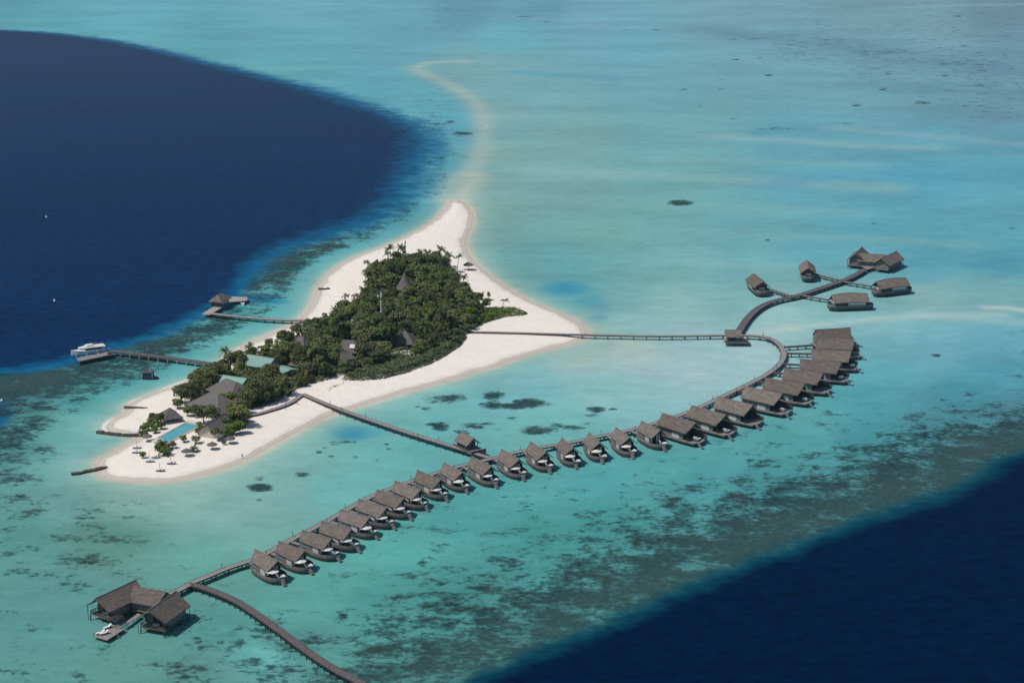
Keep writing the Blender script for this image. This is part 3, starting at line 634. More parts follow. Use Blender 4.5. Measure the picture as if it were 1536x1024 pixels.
# ---- boat pavilion of the far cluster: round bow towards +X, arched ridge
def make_boat_pavilion():
    t = empty('boat_pavilion', label='x', cat='pavilion')
    xs = [-2.4, -1.7, 0, 3, 9, 15, 18.2, 19.2]; ws = [1.3, 2.4, 3.1, 3.4, 3.5, 3.3, 2.4, 1.0]
    up = hull_outline(xs, ws)
    h = MB(); h.prism([(x * .98 + .2, y * .9, 1.0) for x, y in up], [(x, y, 2.2) for x, y in up]); h.build('hull', M['plank_dark'], t)
    b = MB(); n = len(up)
    for i in range(n):
        p, q = up[i], up[(i + 1) % n]
        if min(p[0], q[0]) < 15: b.beam((p[0], p[1], 2.9 if max(p[0], q[0]) < 1 else 2.5), (q[0], q[1], 2.9 if max(p[0], q[0]) < 1 else 2.5), .12, 1.4 if max(p[0], q[0]) < 1 else .6)
        else: b.beam((p[0], p[1], 2.5), (q[0], q[1], 2.5), .10, .6)
    b.build('bulwark', M['plank'], t)
    w = MB(); house_walls(w, [(.2,-2.7),(15.2,-2.9),(15.2,2.9),(.2,2.7)], 2.21, 5.0)
    i = len(w.v); w.v += [(.2,-2.7,5.0),(.2,2.7,5.0),(.2,0,7.2),(15.2,-2.9,5.0),(15.2,2.9,5.0),(15.2,0,7.2)]; w.f += [(i,i+2,i+1),(i+3,i+4,i+5)]
    w.build('wall', M['plank_dark'], t)
    for s in (-1, 1):
        p = MB(); p.box((10.6, s * 2.9, 3.6), (7.6, .12, 1.8)); o = p.build('window', M['steel_dark'], t)
        f = MB(); lattice(f, 6.8, 14.4, s * 2.98, 2.7, 4.5, 6, s * .04, .07, .42); f.build('frame', M['white'], o)
    p = MB(); p.box((.16, 0, 3.9), (.12, 3.0, 1.1)); o = p.build('window', M['steel_dark'], t)
    f = MB()
    for k in range(5): f.box((.07, -1.1 + k * .55, 3.9), (.07, .32, 1.0))
    f.build('frame', M['white'], o)
    rf = MB()
    for s in (-1, 1):
        rows = []
        for i in range(6):
            q = i / 5; row = []
            for j in range(11):
                x = -.9 + 17.4 * j / 10; arch = .75 * math.sin(math.pi * j / 10)
                row.append((x + (0 if i == 0 else .25 * q * (1 if j < 5 else -1)), s * 4.0 * q, 7.3 + arch - q * (2.9 + arch * .6) + .22 * math.sin(math.pi * q)))
            rows.append(row if s > 0 else row[::-1])
        rf.grid_slab([r[::-1] for r in rows], .32)
    ro = rf.build('roof', M['thatch'], t)
    rc = MB(); rc.tube([(-.9 + 17.4 * j / 10, 0, 7.34 + .75 * math.sin(math.pi * j / 10)) for j in range(11)], .17, 6); rc.build('ridge_cap', M['thatch_ridge'], ro)
    s0 = None
    for x in (.5, 4, 7.5, 11, 14.5, 17.5):
        for y in (-2.5, 2.5):
            y *= .6 if x > 17 else 1
            if s0 is None:
                s0 = MB().tube([(0, 0, -1.2), (0, 0, 1.1)], .18, 6).build('stilt', M['post'], t); s0.location = (x, y, 0)
            else:
                c = s0.copy(); COL.objects.link(c); c.parent = t; c.location = (x, y, 0)
    return t

BOAT = [(382.9,824.2,416.2,841.3),(419.6,811.0,456.2,825.2),(454.2,794.4,496.7,807.1),(482.6,781.7,526.9,794.2),(509.9,763.4,556.1,775.9),(538.6,748.6,579,760.3),(566,734.2,605.1,746.5),(592.1,720.4,630.7,733.4),(625.4,705.5,662,719.6),(666.4,693,693.8,707.4),(709,685.3,735.5,698.6),(752.7,673.7,778.6,688.3),(796.7,663.4,818.7,677.6),(842.7,655.5,861.2,671.5),(883.5,648,900.8,664.1),(924.3,641.4,944.9,656.2),(963,632.5,990.6,645.5)]
LONG = [(995.2,619.4,1043.7,633.4),(1037.4,607.2,1089.7,621.7),(1076.1,594.1,1132.8,607.6),(1117.1,579.5,1174.5,591.2),(1149.2,567.3,1206.9,576),(1176.4,552.6,1237.3,560.8),(1200.3,538,1261.9,543.9),(1217.2,523.7,1278.1,526.8),(1223.7,506.9,1284.2,508),(1221.4,494,1278.8,490.5)]
STERNS = []
def ridge_frame(r, z, L):
    a, b = at(r[0], r[1], z), at(r[2], r[3], z); d = (b - a); m = (a + b) / 2; u = d.normalized()
    o = m - u * L / 2; return Vector((o.x, o.y, 0)), math.atan2(u.y, u.x), u

# terrace furniture
def make_parasol():
    t = empty('parasol', label='x', cat='parasol')
    c = MB(); n = 12; top = (0, 0, 2.75); ring = [(2.0 * math.cos(2*math.pi*i/n), 2.0 * math.sin(2*math.pi*i/n), 2.2 + (.05 if i % 2 else 0)) for i in range(n)]
    for i in range(n): c.tri(top, ring[i], ring[(i+1) % n]); p, q = ring[i], ring[(i+1) % n]; c.quad(p, (p[0], p[1], p[2]-.16), (q[0], q[1], q[2]-.16), q)
    c.build('canopy', M['cream'], t)
    MB().tube([(0, 0, 0), (0, 0, 2.7)], .05, 6).build('pole', M['plank'], t); MB().box((0, 0, .05), (.7, .7, .1)).build('base', M['post'], t)
    return t
def make_daybed():
    t = empty('daybed', label='x', cat='daybed')
    MB().box((0, 0, .2), (2.1, 1.5, .22)).build('frame', M['plank_dark'], t)
    m = MB(); m.box((.15, 0, .42), (1.9, 1.4, .2)); m.hexa([(-.95,-.7,.5),(-.65,-.7,.53),(-.65,.7,.53),(-.95,.7,.5),(-1.15,-.7,1.05),(-1.0,-.7,1.1),(-1.0,.7,1.1),(-1.15,.7,1.05)]); m.build('mattress', M['white'], t)
    MB().box((-.55, 0, .6), (.4, 1.1, .15)).build('pillow', M['navy_cloth'], t)
    return t

def sc0(): return tuple(random.uniform(.975, 1.03) for _ in range(3))
bv, par, bed = Proto(make_boat_villa()), Proto(make_parasol()), Proto(make_daybed())
NO_PARASOL = {16}
for i, r in enumerate(BOAT):
    o, rz, u = ridge_frame(r, 7.0, 11.6); n = Vector((-u.y, u.x, 0))
    where = 'beside the low left end of the curved row' if i == 0 else 'next to the fenced long villas' if i == 16 else f'counting up from the lower left end of the row'
    bv.put(o, rz, f'{ORD[i]} thatched boat-shaped villa {where}', 'boat-shaped villas along the curved walkway', sc0())
    STERNS.append((o + u * -.4, u))
    if i not in NO_PARASOL: par.put(o + u * (10.9 + .3 * random.random()) - n * (1.45 if i < 10 else 1.2) + Vector((0, 0, 1.64)), rz + random.random(), f'cream parasol open on the terrace of the {ORD[i]} boat-shaped villa from lower left', 'parasols on the boat-shaped villas')
    bed.put(o + u * 12.75 + n * (.2 if i < 10 else .7) + Vector((0, 0, 1.64)), rz + R(70 + 25 * random.random()), f'white daybed on the bow terrace of the {ORD[i]} boat-shaped villa from lower left', 'white daybeds on the villa terraces', (1.25, 1.25, 1.6))
lv = Proto(make_long_villa())
for i, r in enumerate(LONG):
    o, rz, u = ridge_frame(r, 8.6, 16.4); n = Vector((-u.y, u.x, 0))
    where = 'beside the last boat-shaped villa' if i == 0 else 'topmost of the row, nearest the sandbank' if i == 9 else 'counting up from the boat-shaped villas'
    lv.put(o, rz, f'{ORD[i]} long thatched villa with side fence, {where}', 'long thatched villas on stilts', sc0())
    STERNS.append((o + u * -.4, u))
    if i in (0, 1, 3, 4, 6, 7): bed.put(o + u * 16.8 + n * .2 + Vector((0, 0, 1.8)), rz + R(100), f'white daybed on the open terrace of the {ORD[i]} long villa from the boat-shaped ones', 'white daybeds on the villa terraces')

# far cluster: four boat pavilions
bp = Proto(make_boat_pavilion())
for r, L, lab in (((1245.6,441.7,1306.8,439.5), 17.4, 'long boat pavilion seen side-on, right of the lower walkway fork'), ((1311,421.8,1366,415.3), 17.4, 'long boat pavilion seen side-on below the far U-shaped villa'),
                  ((1145.4,423,1128.3,407.9), 17.4, 'boat pavilion with white end windows, farthest left of the far cluster'), ((1213.8,402,1209.9,387.3), 17.4, 'boat pavilion seen end-on left of the far U-shaped villa')):
    o, rz, u = ridge_frame(r, 7.6, L - 1.0); bp.put(o, rz, lab, 'boat pavilions of the far cluster')

# ---- the two U-shaped villas, three thatched wings each
def u_villa(name_label, wings, decks, base, open_a=()):
    """wings: (ridge a, ridge b, ridge height, half width left, half width right, eave height)"""
    o = empty('u_shaped_villa', base, 0, name_label, 'villa'); off = -Vector(base)
    for wi, (a, b, zr, wl, wr, ze) in enumerate(wings):
        a, b = Vector(a) + off, Vector(b) + off; u = (b - a); u.z = 0; L = u.length; u.normalize(); n = Vector((-u.y, u.x, 0)); Z = Vector((0, 0, 1))
        A, B = Vector((a.x, a.y, zr)), Vector((b.x, b.y, zr)); dz = zr - ze
        rf = MB(); gable(rf, A, B, A + n * wl - Z * dz + u * .7, B + n * wl - Z * dz - u * .7, A - n * wr - Z * dz + u * .7, B - n * wr - Z * dz - u * .7, .32)
        ro = rf.build('roof', M['thatch'], o)
        MB().tube([A + Z * .03, (A + B) / 2 - Z * .03, B + Z * .03], .18, 6).build('ridge_cap', M['thatch_ridge'], ro)
        va = 4.2 if wi in open_a else 1.6
        w = MB(); p = [a + u * va + n * (wl - 1.1), b - u * 1.6 + n * (wl - 1.1), b - u * 1.6 - n * (wr - 1.1), a + u * va - n * (wr - 1.1)]
        house_walls(w, [(q.x, q.y) for q in p[::-1]], 2.0, ze + .1)
        for e, (q0, q1) in ((a, (p[0], p[3])), (b, (p[1], p[2]))):
            i = len(w.v); m = (q0 + q1) / 2; w.v += [(q0.x, q0.y, ze + .1), (q1.x, q1.y, ze + .1), (m.x, m.y, zr - .8)]; w.f.append((i, i+1, i+2))
        w.build('wall', M['plank'], o)
        for s, wd in ((1, wl), (-1, wr)):
            for q in (.3, .5, .7):
                c = a.lerp(b, q) + n * s * (wd - 1.1); wn_ = MB(); wn_.beam(c - u * .8 + Z * (3.2 - c.z), c + u * .8 + Z * (3.2 - c.z), .14, 1.5); fw = wn_.build('window', M['glass'], o)
                f = MB()
                for k in range(4):
                    cc = c + u * (-.8 + k * .533) + n * s * .11; f.beam((cc.x, cc.y, 2.45), (cc.x, cc.y, 3.95), .09)
                f.build('frame', M['white_frame'], fw)
        k = int(L // 4) + 1; s0 = None
        for i in range(k):
            for s, wd in ((1, wl), (-1, wr)):
                c = a + u * (1.2 + (L - 2.4) * i / max(k - 1, 1)) + n * s * (wd - 1.0)
                st = MB().tube([(0, 0, -1.2), (0, 0, 1.8)], .17, 6).build('stilt', M['post'], o) if s0 is None else s0.copy()
                if s0 is not None: COL.objects.link(st); st.parent = o
                s0 = st; st.location = (c.x, c.y, 0)
        # two posts carrying the flying gable ends
        for e, sg in ((a, 1), (b, -1)):
            for s, wd in ((1, wl), (-1, wr)):
                c = e + u * sg * .9 + n * s * (wd - .35); MB().beam((c.x, c.y, -1), (c.x, c.y, ze + .35), .15).build('roof_post', M['post'], o)
        dk = MB(); da = 1.5 if wi in open_a else .4; q = [a + u * da + n * (wl - .8), b - u * .4 + n * (wl - .8), b - u * .4 - n * (wr - .8), a + u * da - n * (wr - .8)]
        z = 1.62 + .006 * wi
        dk.prism([(c.x, c.y, z) for c in q[::-1]], [(c.x, c.y, z + .26) for c in q[::-1]]); dk.build('deck', M['plank'], o)
        if wi in open_a:
            r = MB(); e0, e1, e2, e3 = q[0], q[0] + u * 2.6, q[3], q[3] + u * 2.6
            for f, g_ in ((e0, e1), (e0, e2), (e2, e3)):
                for zz in (2.25, 2.6, 2.95): r.beam((f.x, f.y, zz), (g_.x, g_.y, zz), .10)
                for k in range(5):
                    c = f.lerp(g_, k / 4); r.beam((c.x, c.y, 1.8), (c.x, c.y, 3.0), .09)
            r.build('railing', M['post'], o)
            c = a + u * 3.6; MB().box((c.x, c.y, 2.3), (1.8, 1.2, .7)).build('sofa', M['white_frame'], o)
            bk = MB(); c = a + u * 4.16; bk.beam((c - n * 1.4).to_tuple()[:2] + (3.1,), (c + n * 1.4).to_tuple()[:2] + (3.1,), .1, 2.3); bk.build('glazed_front', M['dark_wall'], o)
    return o, off

def P3(x, y, z): return tuple(at(x, y, z))
near_base = at(215, 925, 0)
uw = [(P3(142.3,897.5,8), P3(203.8,869.3,8), 8, 4.6, 4.6, 4.6), (P3(200,879.0,7.4), P3(249,887.6,7.4), 7.4, 4.2, 4.6, 4.6), (P3(222,915.6,8), P3(264,886.3,8), 8, 4.6, 4.9, 4.6)]
nu_, off = u_villa('large thatched U-shaped villa at the lower left, opening onto a sun platform', uw, None, near_base, (0, 2))
def local_prism(pts, z0, z1, name, m, parent, off):
    q = [at(p[0], p[1], z1) + off for p in pts]
    a2 = sum(q[i].x * q[(i+1) % len(q)].y - q[(i+1) % len(q)].x * q[i].y for i in range(len(q)))
    if a2 < 0: q = q[::-1]
    return MB().prism([(c.x, c.y, z0) for c in q], [(c.x, c.y, z1) for c in q]).build(name, m, parent)
local_prism([(186,904),(212,900.5),(224,908),(200,917)], 1.66, 1.9, 'terrace', M['deck'], nu_, off)
c = at(192, 904, 2.4) + off; MB().box((c.x, c.y, 2.3), (3.4, 1.0, .75)).build('sofa', M['orange'], nu_)
c = at(204, 908.5, 2.4) + off; MB().box((c.x, c.y, 2.3), (1.6, 1.2, .7)).build('sofa', M['white'], nu_)
# steps from the wing ends to the water
for (x0, y0, x1, y1) in ((158.5,917,148.5,932), (224,921,215.5,946)):
    a, b = at(x0, y0, 1.8) + off, at(x1, y1, .1) + off; s = MB(); d = (b - a); n = Vector((-d.y, d.x, 0)).normalized()
    for k in range(8):
        p = a.lerp(b, (k + .5) / 8); s.beam(p - n * .7, p + n * .7, .45, .12)
    s.beam(a + n * .72, b + n * .72, .12); s.beam(a - n * .72, b - n * .72, .12); s.build('steps', M['deck_pale'], nu_)
sp = empty('sun_platform', at(162, 947, 0), 0, 'low timber sun platform on stilts joined by a plank bridge to the near U-shaped villa', 'platform'); so_ = -at(162, 947, 0)
local_prism([(138,953),(160,960),(187,942.5),(165,936)], 1.05, 1.25, 'deck', M['deck'], sp, so_)
local_prism([(183,937),(187.5,938),(211.5,921.5),(206,919.5)], 1.27, 1.45, 'bridge', M['deck'], sp, so_)
pg = MB()
qs = [at(x, y, 1.25) + so_ for x, y in ((163,940.5),(174,944),(186,936.5),(175,933))]
for q in qs: pg.beam((q.x, q.y, 1.25), (q.x, q.y, 3.6), .13)
for i in range(4): a, b = qs[i], qs[(i+1) % 4]; pg.beam((a.x, a.y, 3.6), (b.x, b.y, 3.6), .13)
for i in range(1, 9):
    a = qs[0].lerp(qs[1], i / 9); b = qs[3].lerp(qs[2], i / 9); pg.beam((a.x, a.y, 3.72), (b.x, b.y, 3.72), .09)
pg.build('pergola', M['plank_dark'], sp)
st = MB(); a, b = at(172, 951, 1.1) + so_, at(178, 957, .05) + so_
for k in range(5):
    p = a.lerp(b, (k + .5) / 5); st.box((p.x, p.y, p.z), (1.3, .4, .12))
st.build('steps', M['plank'], sp)
for x, y in ((140,955),(150,957.5),(159,960.5),(172,952),(183,945.5),(166,938.5),(196,932),(205,925)):
    q = at(x, y, 0) + so_; MB().tube([(q.x, q.y, -1), (q.x, q.y, 1.06)], .15, 6).build('stilt', M['post'], sp)
def make_lounger(m_cloth='white'):
    t = empty('sun_lounger', label='x', cat='sun lounger')
    f = MB(); f.box((0, 0, .28), (2.0, .7, .08))
    for x in (-.85, .85):
        for y in (-.28, .28): f.box((x, y, .12), (.07, .07, .24))
    f.build('frame', M['plank_dark'], t)
    m = MB(); m.box((.3, 0, .40), (1.4, .66, .14)); m.hexa([(-.42,-.33,.34),(-.36,-.33,.48),(-.36,.33,.48),(-.42,.33,.34),(-1.1,-.33,.85),(-1.02,-.33,.97),(-1.02,.33,.97),(-1.1,.33,.85)]); m.build('mattress', M[m_cloth], t)
    return t
wl_ = Proto(make_lounger())
for (x, y), a, lab in (((150,951), 210, 'white sun lounger on the low platform, left one of the front pair'), ((155.5,951.5), 212, 'white sun lounger on the low platform, right one of the front pair'), ((160.5,942.5), 225, 'white sun lounger at the back edge of the low platform by the pergola')):
    wl_.put(at(x, y, 1.25), R(a), lab, 'white loungers on the sun platform', (1.25, 1.25, 1.25))

far_base = at(1310, 396, 0)
fw = [(P3(1284.0,380.6,8), P3(1294.0,370.0,8), 8, 4.4, 4.4, 4.6), (P3(1286,379.5,7.4), P3(1330,382.0,7.4), 7.4, 4.4, 4.6, 4.4), (P3(1322.0,387.2,7.6), P3(1346,376.4,7.6), 7.6, 4.4, 4.6, 4.4)]
fu_, off = u_villa('far thatched U-shaped villa at the end of the longest walkway, seen from its entrance side', fw, None, far_base)
local_prism([(1291,398),(1302,404),(1322,397.5),(1312,394)], 1.66, 1.9, 'terrace', M['deck'], fu_, off)
c = at(1298.5, 394.5, 3.2) + off; MB().box((c.x, c.y, 3.1), (1.5, .25, 2.3)).build('door', M['blue_wall'], fu_)
local_prism([(1269,393.5),(1276,397),(1280,393),(1273,390.5)], 1.6, 1.8, 'side_deck', M['deck'], fu_, off)
# ------------------------------------------------------------------ walkways on stilts
WALKS = []
def walkway(name, label, pts, z=1.8, width=2.2, step=4.5, deck='deck', post='post', lamps=0, z_end=None, smoothk=2, thick=.28, cat='walkway', group=None, support_w=None, skip_land=True, world_pts=False, beam='post'):
    P = np.array(pts, float) if world_pts else poly(pts, z)
    if smoothk: P = smooth(P, smoothk, False)
    WALKS.append((P, z))
    base = Vector((P[0][0], P[0][1], 0)); o = empty(name, base, 0, label, cat, group)
    Q = [Vector((p[0] - base.x, p[1] - base.y, 0)) for p in P]
    nrm = []
    for i in range(len(Q)):
        d = Q[min(i+1, len(Q)-1)] - Q[max(i-1, 0)]; d.normalize(); nrm.append(Vector((-d.y, d.x, 0)))
    L = [0]
    for i in range(1, len(Q)): L.append(L[-1] + (Q[i] - Q[i-1]).length)
    zz = lambda s: z if z_end is None else z + (z_end - z) * s / L[-1]
    rows = [[q + n * width / 2 + Vector((0, 0, zz(l))), q + Vector((0, 0, zz(l) + .01)), q - n * width / 2 + Vector((0, 0, zz(l)))] for q, n, l in zip(Q, nrm, L)]
    rows = [[tuple(p) for p in r[::-1]] for r in rows]
    MB().grid_slab([r for r in rows], thick).build('deck', M[deck], o)
    for s in (1, -1):
        e = MB()
        for i in range(len(Q) - 1):
            a = Q[i] + nrm[i] * s * (width / 2 + .03); b = Q[i+1] + nrm[i+1] * s * (width / 2 + .03)
            e.beam((a.x, a.y, zz(L[i]) - .16), (b.x, b.y, zz(L[i+1]) - .16), .09, .46)
        e.build('edge_beam', M[beam], o)
    sup = None; n = max(2, int(L[-1] / step)); sw = (support_w or width) / 2 - .1; land = land_height(P[:, 0], P[:, 1])
    for k in range(n + 1):
        s = L[-1] * k / n; i = max(0, min(len(Q) - 2, int(np.searchsorted(L, s)) - 1)); t = (s - L[i]) / max(L[i+1] - L[i], 1e-6)
        q = Q[i].lerp(Q[i+1], t); nn = nrm[i].lerp(nrm[i+1], t)
        if skip_land and land[i] > .9: continue
        if sup is None:
            m = MB(); zb = zz(s) - .3
            for y in (-sw, sw): m.tube([(0, y, -1.3), (0, y, zb)], .17, 6)
            m.box((0, 0, zb - .1), (.24, 2 * sw + .7, .26)); sup = m.build('support', M[post], o); c = sup
        else: c = sup.copy(); COL.objects.link(c); c.parent = o
        c.location = q + Vector((0, 0, zz(s) - zz(0) if z_end is not None else 0)); c.rotation_euler = (0, 0, math.atan2(-nn.x, nn.y) if False else math.atan2(nn.y, nn.x) - math.pi / 2)
    if lamps:
        lp = None; m_ = int(L[-1] / lamps)
        for k in range(1, m_):
            s = L[-1] * k / m_; i = max(0, min(len(Q) - 2, int(np.searchsorted(L, s)) - 1)); q = Q[i] + nrm[i] * (width / 2 - .02) * (1 if k % 2 else -1)
            if lp is None:
                m = MB(); m.tube([(0, 0, zz(s) - .1), (0, 0, zz(s) + 1.25)], .07, 6); m.box((0, 0, zz(s) + 1.3), (.26, .26, .3)); lp = m.build('lamp_post', M['post'], o); c = lp
            else: c = lp.copy(); COL.objects.link(c); c.parent = o
            c.location = q
    return o

walkway('walkway', 'curved plank walkway behind the boat-shaped villas, from the lower left junction to the beach jetty', [(281,876.5),(290,872.5),(318,861),(347,849),(375,841),(407,826),(438,808),(475,789.5),(503,774),(553,745),(600,727),(652,709.5),(694,697.5),(738,687.5)], 1.80, 2.3, 5.2, lamps=16)
walkway('walkway', 'curved plank walkway behind the long villas, from the beach jetty round to the blue-walled pavilion', [(738,687.5),(777,677),(821,669),(859,663),(898,654),(945,645.5),(987,633),(1024,621.5),(1062,605),(1090,591.5),(1120.6,577),(1144,565.5),(1165,551.4),(1174.5,539.7),(1177,530),(1172,518.6),(1160.5,509),(1144,504),(1116,502.5),(1104,502.5)], 1.806, 2.3, 5.2, lamps=16)
walkway('jetty', 'straight plank jetty from the beach to the row of boat-shaped villas', [(453,590.5),(480,602),(527,620),(600,645),(640,657.5),(699,675.5),(738,687.5)], 1.812, 2.2, 4.5, lamps=18, smoothk=1)
walkway('jetty', 'dark plank walkway running off the bottom edge past the near U-shaped villa', [(281,876.5),(295,877),(325,888),(355.5,901),(388,923),(421,946.5),(465,980),(507,1007),(545,1025),(600,1062)], 1.818, 2.4, 3.0, deck='deck_dark', lamps=0)
walkway('walkway', 'short plank walkway into the near U-shaped villa', [(284,876),(262,887.5),(250,893)], 1.824, 2.3, 4.0)
walkway('jetty', 'long thin jetty crossing the sand spit to the blue-walled pavilion', [(702,497.5),(760,498.5),(880,502),(980,504),(1040,503.5),(1104,502.5)], 1.75, 1.7, 5.5, lamps=0, smoothk=1)
walkway('walkway', 'wide curving walkway from the pavilion to the far U-shaped villa', [(1106,501),(1111,492.7),(1124,473),(1144,457),(1168.5,448.5),(1195,444),(1235,430.7),(1268,419.7),(1286,411),(1298,403)], 1.79, 3.2, 4.0, deck='deck_dark')
for lab, a, b in (('side walkway to the boat pavilion farthest left of the far cluster', (1191,444.5), (1152,432)), ('side walkway to the end-on boat pavilion left of the far U-shaped villa', (1266,421), (1222,410.5)),
                  ('side walkway to the side-on boat pavilion right of the lower fork', (1205,443), (1243,449)), ('side walkway to the side-on boat pavilion below the far U-shaped villa', (1266,422), (1307,428.8))):
    walkway('walkway', lab, [a, b], 1.77, 1.6, 3.6, smoothk=0)
# gangways from each villa's stern to the walkway behind it
for i, (s, u) in enumerate(STERNS):
    best = None
    cand = []
    for P, z in WALKS[:2]:
        for a, b in zip(P[:-1], P[1:]):
            for t in (0, .25, .5, .75): cand.append(a + (b - a) * t)
    s2 = np.array([s.x, s.y]); bk = np.array([-u.x, -u.y])
    sc_ = [np.linalg.norm(c - s2) + 2.2 * abs((c - s2)[0] * bk[1] - (c - s2)[1] * bk[0]) + (60 if (c - s2) @ bk < 0 else 0) for c in cand]
    c = cand[int(np.argmin(sc_))]; d = np.linalg.norm(c - s2)
    if d < 1.4: continue
    kind = f'{ORD[i]} boat-shaped villa from lower left' if i < 17 else f'{ORD[i - 17]} long villa from the boat-shaped ones'
    e = s2 + (s2 - c) / d * .3
    walkway('gangway', f'short plank gangway joining the walkway to the {kind}', [c, e], 1.74, 1.5, 3.2, smoothk=0, world_pts=True, cat='gangway', group='gangways behind the villas', deck='deck_dark' if i > 20 else 'deck')

# west side jetties
walkway('jetty', 'grey jetty on white concrete piles from the wood to the yacht pontoon', [(336,549),(318,545.5),(270,538.5),(220,532),(168,526)], 2.0, 2.9, 4.6, post='concrete', deck='deck_dark', smoothk=1, beam='plank_dark')
pn = empty('pontoon', at(140, 533, 0), 0, 'grey plank landing pontoon beside the white motor yacht', 'pontoon'); po = -at(140, 533, 0)
local_prism([(114,537),(119,541.5),(168,531),(166.5,526.5)], 1.55, 1.95, 'deck', M['deck'], pn, po)
local_prism([(118,541.3),(118.6,542.1),(168.4,531.6),(168,530.8)], .2, 1.75, 'fender_wall', M['post'], pn, po)
local_prism([(160,528),(161.5,530),(167,528.6),(166,526.8)], 1.96, 2.5, 'crate', M['rust'], pn, po)
for x, y in ((114,536),(122,540.5),(135,537.7),(148,535),(160,532.5),(163,527),(130,533.6),(146,530.5)):
    q = at(x, y, 0) + po; MB().tube([(q.x, q.y, -1), (q.x, q.y, 1.6)], .2, 6).build('pile', M['concrete'], pn)
walkway('jetty', 'pale jetty from the beach to the angled platform with the thatched hut', [(478,480.5),(414,479.5),(355.6,474.5),(313,469.5)], 1.7, 2.4, 4.0, deck='deck_pale', smoothk=1)
pf = empty('boat_platform', at(325, 460, 0), 0, 'angled plank boat platform at the end of the pale jetty', 'platform'); po = -at(325, 460, 0)
local_prism([(302,470.5),(314,471.8),(352,449.5),(343,446)], 1.45, 1.72, 'deck', M['deck_pale'], pf, po)
local_prism([(341,448.8),(347,452.6),(370,450.6),(371,445.5),(347,444.6)], 1.5, 1.78, 'landing', M['deck_pale'], pf, po)
for x, y in ((304,471),(313,472),(322,466.5),(333,460),(344,454.5),(350,450.5),(368,451),(358,451.5),(310,466),(326,457.5)):
    q = at(x, y, 0) + po; MB().tube([(q.x, q.y, -1), (q.x, q.y, 1.5)], .18, 6).build('pile', M['post'], pf)

# ------------------------------------------------------------------ thatched and tin roofed buildings
def hip_roof(mb, E, r0, r1, t=.25):
    """E: four eave corners in order, r0 over the side 3-0, r1 over the side 1-2"""
    d = Vector((0, 0, -t)); i = len(mb.v)
    pts = [Vector(p) for p in E] + [Vector(r0), Vector(r1)]
    mb.v += [tuple(p) for p in pts] + [tuple(p + d) for p in pts]
    F = [(0,1,5,4),(1,2,5),(2,3,4,5),(3,0,4)]
    for f in F: mb.f.append(tuple(i+k for k in f)); mb.f.append(tuple(i+6+k for k in f[::-1]))
    for a, b in ((0,1),(1,2),(2,3),(3,0)): mb.f.append((i+a, i+a+6, i+b+6, i+b))
    return mb
def building(name, label, c, ang, L, W, zr, ze, ridge, roofm='thatch_grey', wallm='plank', cat='building', gable_=False, inset=.9, wall_h=None, group=None, trim=None, open_=False):
    """c plan centre on the land, ang ridge heading"""
    z0 = land_z(c.x, c.y); o = empty(name, (c.x, c.y, z0), ang, label, cat, group)
    zr -= z0; ze -= z0
    E = [(-L/2,-W/2,ze),(L/2,-W/2,ze),(L/2,W/2,ze),(-L/2,W/2,ze)]
    rf = MB()
    if gable_: gable(rf, (-L/2-.3,0,zr), (L/2+.3,0,zr), (-L/2,W/2,ze), (L/2,W/2,ze), (-L/2,-W/2,ze), (L/2,-W/2,ze), .2)
    else: hip_roof(rf, E, (-ridge/2,0,zr), (ridge/2,0,zr))
    ro = rf.build('roof', M[roofm], o)
    rc = MB(); rr = (L/2+.3) if gable_ else max(ridge/2, .1); rc.tube([(-rr,0,zr+.02),(rr,0,zr+.02)], .16, 6)
    if not gable_:
        for (x, y, z), s in zip(E, (-1,1,1,-1)): rc.tube([(s*ridge/2,0,zr+.01),(x*.995,y*.995,z+.03)], .11, 5)
    rc.build('ridge_cap', M['thatch_ridge' if 'thatch' in roofm else trim or roofm], ro)
    w = MB(); a, b = L/2-inset, W/2-inset
    if open_:
        for x in (-a, 0, a):
            for y in (-b, b): MB().beam((x,y,-.3),(x,y,ze+.5),.22).build('post', M['plank'], o)
        w.box((0,0,.05),(2*a,2*b,.5)); w.build('floor', M['coping'], o)
    else:
        w.prism([(-a,-b,-.4),(a,-b,-.4),(a,b,-.4),(-a,b,-.4)], [(-a,-b,ze+.05),(a,-b,ze+.05),(a,b,ze+.05),(-a,b,ze+.05)])
        if gable_:
            for s in (-1,1):
                i = len(w.v); w.v += [(s*a,-b,ze+.05),(s*a,b,ze+.05),(s*a,0,zr-.5)]; w.f.append((i,i+1,i+2) if s>0 else (i,i+2,i+1))
        w.build('wall', M[wallm], o)
        for s in (-1,1):
            for x in ((-.5,0,.5) if L > 9 else (-.3,.3)):
                p = MB(); p.box((x*2*a*.8, s*(b+.03), ze*.5), (1.3,.1,1.4)); f = p.build('window', M['dark_wall'], o)
                fr = MB(); fr.box((x*2*a*.8, s*(b+.06), ze*.5+.74), (1.5,.14,.1)); fr.box((x*2*a*.8, s*(b+.06), ze*.5-.74), (1.5,.14,.1)); fr.build('frame', M['white_frame'], f)
        p = MB(); p.box((a+.03,0,1.1),(.1,1.3,2.2)); p.build('door', M['plank_dark'], o)
    return o
def plan(x, y, z): p = at(x, y, z); return Vector((p.x, p.y, 0))
def head(p, q, z): a, b = at(*p, z), at(*q, z); return math.atan2(b.y - a.y, b.x - a.x)
KEEP = []       # clear ground: (px, py, rx, ry) where no trunk may stand
building('restaurant', 'large grey thatched restaurant with a hipped roof, nearest the pool side shrubs', plan(322,608.5,4), head((283,607.5),(333,622.5),4), 20, 14, 9.0, 3.9, 4.5, cat='restaurant'); KEEP.append((322,622,44,13))
